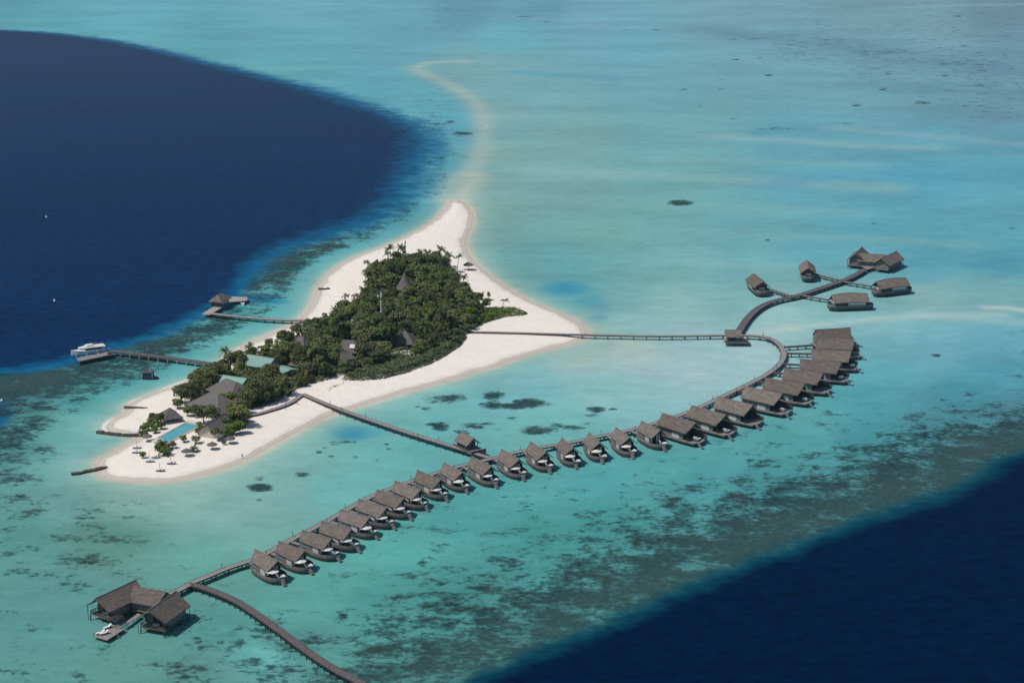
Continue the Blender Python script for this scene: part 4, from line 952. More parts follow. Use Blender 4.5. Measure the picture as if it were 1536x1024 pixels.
building('restaurant', 'grey thatched hipped building behind the large restaurant roof', plan(347,585.5,4), head((317,588),(350,600),4), 17, 13, 8.2, 3.9, 6.5, cat='restaurant'); KEEP.append((347,596,34,13))
building('pool_bar', 'grey thatched gabled bar hall at the right of the pool', plan(327,634,4.8), head((309,636),(342.5,617.7),6.5), 17, 9.5, 6.8, 3.3, 8, cat='bar', gable_=True, wallm='plaster'); KEEP.append((324,640,24,13))
building('pool_pavilion', 'small grey thatched pyramid pavilion left of the pool', plan(255,623,3.2), head((241,622),(252,632),3), 8.2, 7.4, 6.2, 3.0, .4, cat='pavilion', open_=True); KEEP.append((256,632,16,9))
building('service_house', 'house with a wide green tin roof and pale gable at the edge of the wood', plan(392,541,5.6), head((380,533),(407,537.5),7), 12.5, 11, 7.4, 4.6, 8, 'teal_roof', 'plaster', gable_=True, trim='green_trim'); KEEP.append((391,563,30,21))
building('service_house', 'low shed with a flat teal tin roof below the green-roofed house', plan(425,553,4.4), head((412,553.5),(432.7,559.6),4), 8.5, 7.5, 5.0, 4.3, 6, 'teal_roof', 'plaster', gable_=True, trim='green_trim'); KEEP.append((428,576,20,21))
building('service_house', 'teal tin roofed kitchen house behind the thatched restaurant', plan(352,571.5,6.8), head((336,566),(368,570.5),7.5), 10.5, 7.5, 8.6, 6.6, 8, 'teal_roof', 'plank_dark', gable_=True, trim='green_trim'); KEEP.append((352,584,18,8))
ISL = 'thatched houses in the wood'
for lab, x, y, z, a, L, W, zr, ze, rd in (('thatched house with brown hipped roof at the west edge of the wood', 452,510,5.0,-35,8,7,6.8,3.4,2.5), ('larger thatched house with a bright roof patch in the middle of the wood', 523,519,5.4,-10,9.5,8,8.0,3.6,5),
        ('thatched house just below the one with the bright roof patch', 514,532,4.6,20,9,6.5,6.2,3.3,5), ('weathered grey thatched house behind the yellow tree', 465,534,5.0,-20,9,7,6.8,3.5,3), ('small grey thatched hut next to the teal shed', 447,541,4.6,-30,6.5,6,6.0,3.2,1.5),
        ('thatched villa with a white terrace near the eastern scrub', 607,506,5.2,-15,10.5,9,8.2,3.6,.6), ('weathered grey house half hidden behind the white mast', 586,473,5.0,10,8,6,6.5,3.4,4),
        ('weathered grey house in the wood above the thin jetty', 628,477,5.0,-15,9,7,6.6,3.4,3), ('weathered grey hut nearest the eastern tongue of shrubs', 655,485,4.6,-15,8,6,6.0,3.2,3)):
    ho = building('thatched_house', lab, plan(x, y, z), R(a), L, W, zr, ze, rd, 'thatch_grey', 'plaster', 'house', group=ISL)
    if 'larger' in lab: MB().hexa([(1.0,-2.9,4.05),(3.2,-2.9,4.05),(3.2,-1.7,5.4),(1.0,-1.7,5.4),(1.0,-3.0,4.2),(3.2,-3.0,4.2),(3.2,-1.8,5.6),(1.0,-1.8,5.6)]).build('white_roof_panel', M['white'], ho); KEEP.append((x, y + 16, 4.6 * L / 2, 18 if y > 500 else 14))  # plain white panel forms the bright patch on this roof
# white terrace and plunge pool of the eastern villa
q = on_land(603, 531); tr = empty('villa_terrace', q, R(-15), 'white terrace with a dark plunge pool before the thatched villa near the scrub', 'terrace')
MB().box((0, 0, .3), (9, 5, .8)).build('paving', M['coping'], tr); MB().box((-5.8, -.6, .35), (4.6, 3.6, .9)).build('plunge_pool', M['glass'], tr)
b_ = MB(); b_.box((1.4, 1.6, .95), (3.0, 1.2, .5)); b_.build('bench', M['white'], tr); KEEP.append((601,540,24,16))
# tall conical hall
def cone_hall():
    a = at(606.5, 407, 13.0); z0 = land_z(a.x, a.y); o = empty('conical_hall', (a.x, a.y, z0), 0, 'tall steep conical thatched hall rising out of the far wood', 'hall')
    prof = [(0.05, 11.8), (.6, 10.3), (1.3, 8.7), (2.2, 6.9), (3.4, 5.1), (4.8, 3.6)]; n = 20; m = MB()
    for k, (r, z) in enumerate(prof):
        for j in range(n): t = 2*math.pi*j/n; m.v.append((r*math.cos(t), r*math.sin(t), z))
    for k in range(len(prof)-1):
        for j in range(n): m.f.append((k*n+j, (k+1)*n+j, (k+1)*n+(j+1)%n, k*n+(j+1)%n))
    m.f.append(tuple((len(prof)-1)*n+j for j in range(n))); m.build('roof', M['thatch_grey'], o)
    w = MB(); ring = [(3.9*math.cos(2*math.pi*j/16), 3.9*math.sin(2*math.pi*j/16)) for j in range(16)]; w.prism([(x,y,-.4) for x,y in ring], [(x,y,3.7) for x,y in ring]); w.build('wall', M['plaster'], o)
    MB().box((0,-3.9,1.2),(1.4,.3,2.4)).build('door', M['plank_dark'], o)
cone_hall(); KEEP.append((607,444,20,22)); KEEP += [(522,540,24,22),(607,526,22,18),(452,527,16,16),(465,550,16,14)]
# blue-walled huts over the water
def water_hut(label, ra, rb, zr, W, drop, extra):
    a, b = at(*ra, zr), at(*rb, zr); c = (a + b) / 2; L = (b - a).length; ang = math.atan2(b.y - a.y, b.x - a.x); o = empty('water_pavilion', (c.x, c.y, 0), ang, label, 'pavilion')
    rf = MB(); gable(rf, (-L/2,0,zr), (L/2,0,zr), (-L/2+.3,W/2,zr-drop), (L/2-.3,W/2,zr-drop), (-L/2+.3,-W/2,zr-drop), (L/2-.3,-W/2,zr-drop), .28); ro = rf.build('roof', M['thatch'], o)
    MB().tube([(-L/2,0,zr+.02),(L/2,0,zr+.02)], .16, 6).build('ridge_cap', M['thatch_ridge'], ro)
    a_, b_ = L/2 - 1.0, W/2 - .8; w = MB(); house_walls(w, [(-a_,-b_),(a_*.55,-b_),(a_*.55,b_),(-a_,b_)], 1.95, zr-drop+.1); w.build('wall', M['plank'], o)
    p = MB(); p.box((-a_*.2,-b_-.05,2.9),(a_*1.15,.1,1.7)); p.build('blue_panel', M['blue_wall'], o)
    for x in (-a_, a_):
        for y in (-b_, b_): MB().beam((x,y,1.7),(x,y,zr-drop+.3),.2).build('roof_post', M['post'], o)
    MB().box((extra/2,0,1.78),(L+extra,W+.6,.3)).build('deck', M['deck'], o)
    rl = MB(); y = -W/2-.2
    rl.box((extra/2,y,2.35),(L+extra,.1,.75)); rl.box((L/2+extra,0,2.35),(.1,W+.3,.75)); rl.build('railing', M['plank_dark'], o)
    s0 = None
    for x in (-L/2+.4, 0, L/2, L/2+extra-.4):
        for y in (-W/2, W/2):
            s = MB().tube([(0,0,-1),(0,0,1.65)], .17, 6).build('stilt', M['post'], o) if s0 is None else s0.copy()
            if s0 is not None: COL.objects.link(s); s.parent = o
            s0 = s; s.location = (x, y, 0)
water_hut('thatched pavilion with a blue wall beside the straight beach jetty', (691,647.6), (711,657), 6.4, 6.0, 2.5, 3.0)
water_hut('thatched pavilion with a blue wall where the thin jetty meets the curved walkways', (1087.5,494.8), (1113,494.8), 6.6, 6.6, 2.3, 2.6)
def hut_on_platform():
    c = at(330, 457, 1.72); ang = head((303,470.5),(348,448),1.7); o = empty('jetty_hut', (c.x, c.y, 1.72), ang, 'grey thatched hut standing on the angled boat platform', 'hut'); E = [(-5.2,-3.4,2.6),(5.2,-3.4,2.6),(5.2,3.4,2.6),(-5.2,3.4,2.6)]
    rf = MB(); hip_roof(rf, E, (-1.6,0,5.4), (1.6,0,5.4)); rf.build('roof', M['thatch'], o)
    MB().box((0,0,1.3),(8.2,4.8,2.6)).build('wall', M['plank_dark'], o); MB().box((0,-2.44,1.4),(6.5,.08,1.1)).build('window', M['white_frame'], o)
hut_on_platform()
#SECTION_MORE
# ------------------------------------------------------------------ pool and beach
pc = at(268, 648, 1.4); pool = empty('swimming_pool', (pc.x, pc.y, 0), 0, 'long turquoise swimming pool set in pale paving near the island tip', 'pool'); po = Vector((-pc.x, -pc.y, 0))
q = [at(x, y, 1.5) + po for x, y in ((239.5,655.5),(248.5,664),(295.5,638.2),(277.5,634.3))]
cen = sum(q, Vector()) / 4
def ring_out(q, d): 
    c = sum(q, Vector()) / len(q); return [p + (p - c).normalized() * d for p in q]
def ccw(q):
    a2 = sum(q[i].x * q[(i+1) % len(q)].y - q[(i+1) % len(q)].x * q[i].y for i in range(len(q))); return q if a2 > 0 else q[::-1]
q = ccw(q); big = ring_out(q, 4.2); mid = ring_out(q, .7)
MB().prism([(p.x, p.y, .9) for p in big], [(p.x, p.y, 1.38) for p in big]).build('paving', M['coping'], pool)
cp = MB()
for i in range(4): a, b = mid[i], mid[(i+1) % 4]; cp.beam((a.x, a.y, 1.42), (b.x, b.y, 1.42), .6, .2)
cp.build('coping', M['deck_pale'], pool)
MB().prism([(p.x, p.y, 1.3) for p in q], [(p.x, p.y, 1.45) for p in q]).build('pool_water', M['pool_tile'], pool)

def make_thatch_parasol():
    t = empty('thatch_parasol', label='x', cat='parasol'); n = 14; c = MB()
    for (r0, z0), (r1, z1) in (((.05, 2.9), (1.0, 2.5)), ((1.0, 2.5), (1.95, 1.95)), ((1.95, 1.95), (1.9, 1.75))):
        for j in range(n):
            a, b = 2*math.pi*j/n, 2*math.pi*(j+1)/n
            c.quad((r0*math.cos(a), r0*math.sin(a), z0), (r1*math.cos(a), r1*math.sin(a), z1), (r1*math.cos(b), r1*math.sin(b), z1), (r0*math.cos(b), r0*math.sin(b), z0))
    c.build('canopy', M['thatch_grey'], t); MB().tube([(0,0,-.3),(0,0,2.8)], .09, 6).build('pole', M['plank'], t); MB().tube([(0,0,2.8),(0,0,3.15)], .14, 6).build('finial', M['thatch_grey'], t)
    return t
tp = Proto(make_thatch_parasol()); dl = Proto(make_lounger('steel_dark'))
for x, y, lab in ((220.5,661.5,'thatched parasol behind the shrubs left of the pool'),(279.5,684,'thatched parasol beside the small palm below the pool'),(318,674,'thatched parasol alone on the open sand right of the pool'),(345,665,'thatched parasol at the right foot of the gabled bar hall'),(328,661,'thatched parasol tucked against shrubs before the gabled bar hall'),(702.5,404.5,'lone thatched parasol on the far east beach')):
    p = on_land(x, y); tp.put(p, random.random(), lab, 'thatched parasols on the sand', (1.0,)*3 if x < 690 else (1.35,1.35,1.35))
PAIRS = [(205,672.5,'at the left water edge of the tip'),(204,679.5,'just below the leftmost pair on the tip'),(224.5,693,'beside the low bush on the tip'),(233,687,'left of the palm clump below the pool'),(256.5,696,'below the palm clump'),(240,707,'lowest on the tip, nearest the water')]
for x, y, w in PAIRS:
    for k, s in ((0, 'left'), (1, 'right')):
        p = on_land(x + (k - .5) * 4.6, y + .4 * k); dl.put(p, R(200 + random.uniform(-12, 12)), f'grey sun lounger, {s} one of the pair {w}', 'grey sun loungers on the beach')
def make_closed_parasol():
    t = empty('closed_parasol', label='x', cat='parasol'); MB().tube([(0,0,-.2),(0,0,3.0)], .05, 6).build('pole', M['steel'], t)
    MB().tube([(0,0,1.3),(0,0,1.6),(0,0,2.6),(0,0,2.95)], [.1,.2,.13,.03], 8).build('canopy', M['cream'], t); return t
cpz = Proto(make_closed_parasol())
for (x, y, w) in PAIRS[:1] + PAIRS[2:3] + PAIRS[4:]:
    p = on_land(x - 1, y - 1.2); cpz.put(p, 0, f'closed cream parasol by the sun loungers {w}', 'closed parasols on the beach')

def groyne(label, pts, h, w):
    P = [at(x, y, .3) for x, y in pts]; b = Vector((P[0].x, P[0].y, 0)); o = empty('groyne', b, 0, label, 'groyne'); m = MB(); caps = MB(); rnd = random.Random(len(label))
    for i in range(len(P) - 1):
        n = max(2, int((P[i+1] - P[i]).length / 1.3))
        for k in range(n):
            c = P[i].lerp(P[i+1], (k + .5) / n) - b; d = (P[i+1] - P[i]).normalized(); ws = w * rnd.uniform(.8, 1.15); hh = h * rnd.uniform(.8, 1.15); off_ = Vector((-d.y, d.x, 0)) * rnd.uniform(-.15, .15)
            p, q_ = c - d * .72 + off_, c + d * .72 + off_
            m.beam((p.x, p.y, hh / 2 - .55), (q_.x, q_.y, hh / 2 - .55 + rnd.uniform(-.05, .05)), ws, hh + .9)
    m.build('boulders', M['stone'], o)
groyne('dark stone groyne at the very tip of the island', [(106,711.5),(120,709.5),(138,705.5),(160,701.5)], 1.0, 1.6)
groyne('dark stone groyne on the west shore, second from the tip', [(145,648.5),(165,651),(185,653.2),(207,653.5)], 1.1, 1.4)
groyne('short dark groyne higher on the west shore below the long jetty', [(186,611),(200,612.5),(221,613.5)], 1.0, 1.2)
groyne('tiny dark groyne on the far west beach', [(478,434.3),(485,434.6),(494,434.9)], 1.3, 1.3)

# raised boardwalk along the hedge
walkway('boardwalk', 'boardwalk curving along the beach from the restaurant hedge to the straight jetty', [(360,622.5),(379,622.5),(407,614.5),(425,608.5),(441,601),(453,590.5)], 1.75, 1.9, 4.0, lamps=0, skip_land=True)

# ------------------------------------------------------------------ boats
def boat_hull(mb, L, W, h, stations=9, sheer=.25, draft=.3):
    rings = []
    for i in range(stations):
        s = i / (stations - 1); x = -L/2 + L * s; w = W/2 * (1 - max(0, (s - .42) / .58) ** 1.9) * (.88 + .12 * min(1, s / .3)); w = max(w, .04); z = h + sheer * s ** 2 * h
        rings.append([(x, -w, z), (x - .02, -w*.8, .15), (x, 0, -draft), (x - .02, w*.8, .15), (x, w, z)])
    i0 = len(mb.v); n = 5
    for r in rings: mb.v += r
    for a in range(stations - 1):
        for j in range(n - 1): mb.f.append((i0+a*n+j, i0+(a+1)*n+j, i0+(a+1)*n+j+1, i0+a*n+j+1))
        mb.f.append((i0+a*n+4, i0+(a+1)*n+4, i0+(a+1)*n, i0+a*n))
    mb.f.append(tuple(i0+j for j in range(n))[::-1]); return mb
def yacht():
    a, b = at(156,527), at(107,533); c = (a + b) / 2; ang = math.atan2((b-a).y, (b-a).x); L = (b-a).length; o = empty('motor_yacht', (c.x, c.y, 0), ang, 'white two-deck motor yacht moored behind the grey pontoon', 'yacht'); o.scale = (1.05, 1.05, 1.12)
    boat_hull(MB(), L, 4.4, 1.35, 15, .45).build('hull', M['white'], o)
    Y = lambda x0, x1, w, nose, z: [(x0,-w,z),(x1-nose,-w*.92,z),(x1,-w*.3,z),(x1,w*.3,z),(x1-nose,w*.92,z),(x0,w,z)]
    MB().prism(Y(-L*.46, L*.30, 1.75, 2.2, 1.36), Y(-L*.46, L*.22, 1.6, 2.0, 2.5)).build('cabin', M['white'], o)
    w = MB(); w.box((-L*.14, -1.72, 1.98), (L*.5,.1,.5)); w.box((-L*.14, 1.72, 1.98), (L*.5,.1,.5)); w.build('window_band', M['dark_wall'], o)
    MB().prism(Y(-L*.49, L*.28, 2.1, 3.0, 2.52), Y(-L*.49, L*.27, 2.1, 2.9, 2.72)).build('upper_deck', M['white'], o)
    MB().prism(Y(-L*.16, L*.14, 1.2, 1.2, 2.73), Y(-L*.15, L*.07, 1.0, .8, 3.5)).build('bridge', M['cream'], o)
    MB().tube([(-L*.06,0,3.5),(-L*.08,0,4.6)], .05, 6).build('mast', M['steel'], o)
    r = MB()
    for s in (-1,1):
        for k in range(8): x = -L*.46 + L*.6*k/7; r.beam((x, s*1.95, 2.7), (x, s*1.95, 3.3), .05)
        r.beam((-L*.46, s*1.95, 3.3), (L*.14, s*1.95, 3.3), .05)
    r.build('railing', M['steel'], o)
yacht()
def raft():
    c = at(225.5, 568.5); o = empty('work_barge', (c.x, c.y, 0), R(-8), 'rusty work barge with a dark blue cabin anchored off the west beach', 'barge')
    boat_hull(MB(), 6.6, 2.9, .9, 9, .3).build('hull', M['rust'], o)
    MB().prism([(-3.0,-1.2,.92),(1.2,-1.2,.92),(1.2,1.2,.92),(-3.0,1.2,.92)], [(-2.9,-1.15,2.9),(1.0,-1.15,2.9),(1.0,1.15,2.9),(-2.9,1.15,2.9)]).build('cabin', M['blue_wall'], o)
    MB().prism([(-3.3,-1.5,2.92),(1.4,-1.5,2.92),(1.4,1.5,2.92),(-3.3,1.5,2.92)], [(-3.0,-1.2,3.3),(1.1,-1.2,3.3),(1.1,1.2,3.3),(-3.0,1.2,3.3)]).build('cabin_roof', M['plank_dark'], o)
    for x in (1.15, -3.05): MB().beam((x,-1.3,.9),(x,-1.3,2.95),.14).build('cabin_post', M['white_frame'], o)
    MB().box((2.3,0,1.1),(.8,1.3,.3)).build('bench', M['rust'], o)
raft()
def speedboat():
    a, b = at(360,453.6), at(366,458.6); c = (a+b)/2; ang = math.atan2((b-a).y,(b-a).x); o = empty('speedboat', (c.x, c.y, 0), ang, 'small white speedboat tied to the angled boat platform', 'boat'); L = 6.5
    boat_hull(MB(), L, 2.2, .95, 9, .3, .25).build('hull', M['white'], o)
    MB().box((-.9,0,.97),(3.2,1.5,.06)).build('cockpit_floor', M['cream'], o); MB().prism([(.8,-.8,.98),(1.5,-.6,.98),(1.5,.6,.98),(.8,.8,.98)], [(.75,-.7,1.55),(1.0,-.6,1.55),(1.0,.6,1.55),(.75,.7,1.55)]).build('windscreen', M['dark_wall'], o)
    MB().box((-3.3,0,.75),(.5,.5,.9)).build('outboard_motor', M['steel_dark'], o); MB().box((-.6,0,1.2),(.5,1.2,.4)).build('seat', M['cream'], o)
speedboat()
def catamaran():
    p = on_land(607.5, 383); o = empty('sailing_catamaran', p, R(15), 'beached catamaran with navy and white striped sail beyond the wood', 'sailing boat'); o.scale = (.78, .78, .78)
    for s in (-1,1):
        m = MB(); boat_hull(m, 5.2, .5, .55, 9, .2, .15); h_ = m.build('hull', M['white'], o); h_.location = (0, s*1.1, .25)
    MB().box((-.2,0,.75),(1.9,2.1,.08)).build('trampoline', M['dark_wall'], o); MB().tube([(.6,0,.7),(.6,0,10.4)], .07, 6).build('mast', M['steel'], o)
    for k, (z0, z1) in enumerate(((1.3,3.2),(3.2,4.9),(4.9,6.4),(6.4,7.8),(7.8,9.9))):
        w = lambda z: 2.4 * (1 - (z - 1.3) / 9.5) + .1
        m = MB(); m.hexa([(.5,-.04,z0),(.5-w(z0),.25,z0),(.5-w(z0),.31,z0),(.5,.02,z0),(.5,-.04,z1),(.5-w(z1),.25,z1),(.5-w(z1),.31,z1),(.5,.02,z1)]); m.build('sail_panel', M['navy_cloth' if k % 2 == 0 else 'white'], o)
catamaran()
def mast(label, x0, y0, ytop, m_, dish):
    h = 0; b = at(x0, y0, 1.3); h = 1.3
    for hh in np.arange(4, 30, .25):
        fw = b.y * CP - (hh - H) * SP; up = b.y * SP + (hh - H) * CP
        if 512 - F * up / fw <= ytop: h = hh; break
    o = empty('radio_mast', (b.x, b.y, 1.2), 0, label, 'mast'); h -= 1.2
    MB().tube([(0,0,-.3),(0,0,h*.6),(0,0,h)], [.30,.24,.18], 8).build('pole', M[m_], o)
    MB().tube([(.35,0,h-2.4),(.35,0,h-.1)], .16, 8).build('antenna', M[m_], o)
    for k in (.25,.5,.75): MB().box((0,0,h*k),(.75,.75,.12)).build('ring', M[m_], o)
    d = MB(); dx = dish; d.tube([(dx*.5,-.2,h-1.7),(dx*.8,-.5,h-1.75)], [.1,.55], 10); d.build('dish', M['white'], o); MB().beam((0,0,h-1.7),(dx*.6,-.2,h-1.7),.1).build('dish_arm', M[m_], o)
mast('tall white radio mast with a small dish, in the middle of the wood', 572, 497, 438.5, 'white', -1.6)
mast('shorter grey radio mast with a white dish, left of the tall white mast', 534, 515, 474, 'steel_dark', -2.0)
def buoy(x, y, lab):
    p = at(x, y); o = empty('mooring_buoy', p, 0, lab, 'buoy', 'white mooring buoys'); m = MB(); m.tube([(0,0,-.4),(0,0,-.1),(0,0,.3),(0,0,.7),(0,0,.9)], [.2,.5,.6,.4,.1], 10); m.build('float', M['white'], o, True); MB().tube([(0,0,.85),(0,0,1.5)], .06, 6).build('handle', M['steel'], o)
for x, y, lab in ((69,326,'white mooring buoy in the deep lagoon, upper one of two'),(81,451.5,'white mooring buoy in the deep lagoon, nearer the yacht'),(731,190,'white mooring buoy at the edge of the far sandbar'),(714,322.5,'white mooring buoy off the east side of the sand tip'),(2,601.5,'white mooring buoy at the left edge over the blue hole')): buoy(x, y, lab)

# ------------------------------------------------------------------ people
def make_person(name, label, p, rz, stride, shirt):
    J = [((0,0,.95),.13),((0,0,1.15),.12),((0,0,1.38),.14),((0,0,1.50),.06),((0,0,1.60),.09),((0,.01,1.72),.075),
         ((.09,0,.90),.095),((.10,stride*.22,.50),.062),((.10,stride*.10,.08),.045),((.10,stride*.10+.16,.04),.04),
         ((-.09,0,.90),.095),((-.10,-stride*.18,.50),.062),((-.10,-stride*.34,.09),.045),((-.10,-stride*.34+.16,.04),.04),
         ((.19,0,1.42),.06),((.24,-stride*.12,1.14),.045),((.24,-stride*.04+.05,.90),.036),((.24,-stride*.02+.07,.82),.035),
         ((-.19,0,1.42),.06),((-.24,stride*.12,1.14),.045),((-.24,stride*.16+.05,.90),.036),((-.24,stride*.18+.07,.82),.035)]
    E = [(0,1),(1,2),(2,3),(3,4),(4,5),(0,6),(6,7),(7,8),(8,9),(0,10),(10,11),(11,12),(12,13),(2,14),(14,15),(15,16),(16,17),(2,18),(18,19),(19,20),(20,21)]
    me = bpy.data.meshes.new(name); me.from_pydata([j[0] for j in J], E, []); o = bpy.data.objects.new(name, me); COL.objects.link(o); me.materials.append(M['skin'])
    md = o.modifiers.new('skin', 'SKIN'); 
    for v, j in zip(me.skin_vertices[0].data, J): v.radius = (j[1], j[1])
    me.skin_vertices[0].data[0].use_root = True
    sb = o.modifiers.new('smooth', 'SUBSURF'); sb.levels = sb.render_levels = 1
    o.location = p; o.rotation_euler = (0, 0, rz); tag(o, label, 'person')
    MB().tube([(0,0,.98),(0,0,1.15),(0,0,1.36),(0,0,1.47)], [.155,.15,.18,.08], 10).build('shirt', M[shirt], o, True)
    sh = MB(); sh.tube([(0,0,1.02),(0,0,.86)], [.16,.175], 10); sh.tube([(.09,0,.9),(.10,stride*.17,.58)], [.115,.10], 8); sh.tube([(-.09,0,.9),(-.10,-stride*.14,.58)], [.115,.10], 8); sh.build('shorts', M['shorts'], o, True)
    MB().tube([(0,-.02,1.66),(0,-.025,1.74),(0,-.02,1.815)], [.098,.094,.03], 10).build('hair', M['hair'], o, True)
    return o
make_person('person', 'person walking along the wet sand of the south beach', on_land(363,688), R(35), 1, 'shorts')
make_person('person', 'person walking on the sand below the boardwalk end', on_land(446,607), R(110), .8, 'shirt')
make_person('person', 'person standing on the curved walkway just right of the far pavilion', tuple(at(1145,504,1.83)), R(-60), .3, 'shorts')
make_person('person', 'person in a white shirt on the curved walkway opposite the long villas', tuple(at(1165,551.4,1.83)), R(-120), .7, 'shirt')
def beach_post(x, y, h, lab):
    p = on_land(x, y); o = empty('beach_post', p, 0, lab, 'post', 'slim posts on the sand'); MB().tube([(0,0,-.3),(0,0,h)], .06, 6).build('pole', M['plank_dark'], o); MB().box((0,0,h+.1),(.25,.25,.25)).build('lamp', M['white_frame'], o)
beach_post(428, 614.5, 5.0, 'slim tall post on the sand below the boardwalk, nearer the jetty'); beach_post(408, 620, 3.0, 'slim short post on the sand below the boardwalk, nearer the restaurant')

# ------------------------------------------------------------------ greenery
def leaf_cloud(mb, centre, rad, n, size, rnd, up=.55, fill=.45):
    """leaf clumps spread through a lobe, denser towards its skin"""
    for _ in range(n):
        d = Vector((rnd.gauss(0,1), rnd.gauss(0,1), rnd.gauss(0,1))).normalized()
        if d.z < -.5: d.z *= -.6; d.normalize()
        r = fill + (1 - fill) * rnd.random() ** .6
        c = Vector((centre[0] + d.x*rad[0]*r, centre[1] + d.y*rad[1]*r, centre[2] + d.z*rad[2]*r))
        nrm = (d + Vector((rnd.gauss(0,.5), rnd.gauss(0,.5), rnd.gauss(0,.4) + up))).normalized()
        t = nrm.cross(Vector((rnd.gauss(0,1), rnd.gauss(0,1), .3))).normalized(); b = nrm.cross(t); s = size * rnd.uniform(.6, 1.35)
        mb.quad(c - t*s - b*s*.25, c - b*s*.75, c + t*s + b*s*.15, c + b*s*.7)
def broadleaf(name, lm, seed, h, r, lobes, n=95, size=.44):
    rnd = random.Random(seed); t = empty(name, label='x', cat='tree'); tr = MB()
    L = []
    for k in range(lobes):
        a = 2*math.pi*(k + rnd.random()*.7) / lobes; d = r * (.15 + .5*rnd.random()) if k else 0
        L.append(((math.cos(a)*d, math.sin(a)*d, h*(.62 + .22*rnd.random()) + (h*.08 if k == 0 else 0)), (r*rnd.uniform(.38,.6), r*rnd.uniform(.38,.6), h*rnd.uniform(.16,.26))))
    tr.tube([(0,0,-.5),(.1,.05,h*.25),(0,.1,h*.5)], [.28,.22,.16], 7)
    for c, q in L[:5]: tr.tube([(0,.05,h*.35),(c[0]*.5,c[1]*.5,h*.5),(c[0]*.9,c[1]*.9,c[2])], [.14,.1,.05], 5)
    tr.build('trunk', M['bark'], t); cr = MB()
    for c, q in L: leaf_cloud(cr, c, q, n, size, rnd)
    leaf_cloud(cr, (0,0,h*.5), (r*.85, r*.85, h*.22), n*2, size, rnd, fill=.6)
    cr.build('crown', M[lm], t); return t
def palm(name, seed, h, lean, n=17, fl=3.6, m_='frond'):
    rnd = random.Random(seed); t = empty(name, label='x', cat='palm'); a = rnd.random()*6.28; top = Vector((math.cos(a)*lean, math.sin(a)*lean, h))
    MB().tube([(0,0,-.4), tuple(top*.35 - Vector((math.cos(a),math.sin(a),0))*lean*.15), tuple(top*.7 - Vector((math.cos(a),math.sin(a),0))*lean*.1), tuple(top)], [.22,.16,.14,.13], 7).build('trunk', M['bark'], t)
    cr = MB()
    for k in range(n):
        an = 2*math.pi*k/n*2.4 + rnd.random()*.5; el = rnd.uniform(-.35, 1.15); d = Vector((math.cos(an), math.sin(an), 0)); side = Vector((-d.y, d.x, 0)); L = fl*rnd.uniform(.8,1.12); pts = []
        for i in range(8):
            s = i/7; pts.append(top + d*L*s*math.cos(el*.7)*(1 - .18*s) + Vector((0,0,1))*(L*s*math.sin(el) - 1.9*s*s*(.75 + .3*math.cos(el)))) 
        for i in range(7):
            w = .62*math.sin(math.pi*(i + .9)/8.2); w2 = .62*math.sin(math.pi*(i + 1.9)/8.2) if i < 6 else .03; p, q = pts[i], pts[i+1]; dr = Vector((0,0,-.38))
            for s in (1,-1):
                m = p.lerp(q, .62)      # leaflets: two ragged blades per step
                cr.quad(p, m, m + side*s*w2*1.1 + dr*w2 + d*.3, p + side*s*w + dr*w + d*.22); cr.tri(m, q, q + side*s*w2*.9 + dr*w2 + d*.3)
    cr.build('crown', M[m_], t); return t
P_BROAD = [Proto(broadleaf('broadleaf_tree', 'leaf', 20 + k, 7.6 + (k % 3)*.7, 3.9 + .35*(k % 2), 7 + k % 3)) for k in range(6)]
P_OLIVE = [Proto(broadleaf('broadleaf_tree', 'leaf_olive', 50 + k, 6.6, 3.8, 7)) for k in range(2)]
P_BRIGHT = [Proto(broadleaf('broadleaf_tree', 'leaf_bright', 60 + k, 6.0, 3.4, 7)) for k in range(2)]
P_GREY = Proto(broadleaf('bare_tree', 'leaf_grey', 70, 6.0, 3.0, 6, 55, .30))
P_YEL = Proto(broadleaf('yellow_tree', 'leaf_yellow', 80, 5.6, 1.6, 5, 60, .34))
P_PALM = [Proto(palm('coconut_palm', 90 + k, 8.6 + k*.9, .5 + .5*k)) for k in range(3)]
P_SHRUB = [Proto(broadleaf('leafy_shrub', 'leaf_bright' if k else 'leaf', 100 + k, 2.7, 1.9, 5, 60, .30)) for k in range(3)]
P_SMALLPALM = Proto(palm('young_palm', 120, 1.5, .1, 13, 2.7))
def blocked(x, y):
    px, py = survey(np.array([x]), np.array([y])); px, py = px[0], py[0]
    for cx, cy, rx, ry in KEEP:
        if ((px - cx) / rx) ** 2 + ((py - cy) / ry) ** 2 < 1: return True
    return False
def sc_(s, r=.08): return (s * random.uniform(1-r, 1+r), s * random.uniform(1-r, 1+r), s * random.uniform(1-r, 1+r))
lo_, hi_ = WOOD.min(0), WOOD.max(0); spots = []
cand = np.stack([RNG.uniform(lo_[0], hi_[0], 30000), RNG.uniform(lo_[1], hi_[1], 30000)], 1)
ins = inside(cand[:, 0], cand[:, 1], WOOD) & ~inside(cand[:, 0], cand[:, 1], HEDGE) & ~inside(cand[:, 0], cand[:, 1], TONGUE); cand = cand[ins]
edge = np.minimum(seg_dist(cand[:, 0], cand[:, 1], WOOD), seg_dist(cand[:, 0], cand[:, 1], HEDGE))
SPACING = 5.15
for c, e in zip(cand, edge):
    if all((c[0]-s[0])**2 + (c[1]-s[1])**2 > SPACING*SPACING for s in spots) and not blocked(c[0], c[1]): spots.append((c[0], c[1], e))
print('trees', len(spots))
GT, GP = 'broadleaf trees of the island wood', 'coconut palms of the island wood'
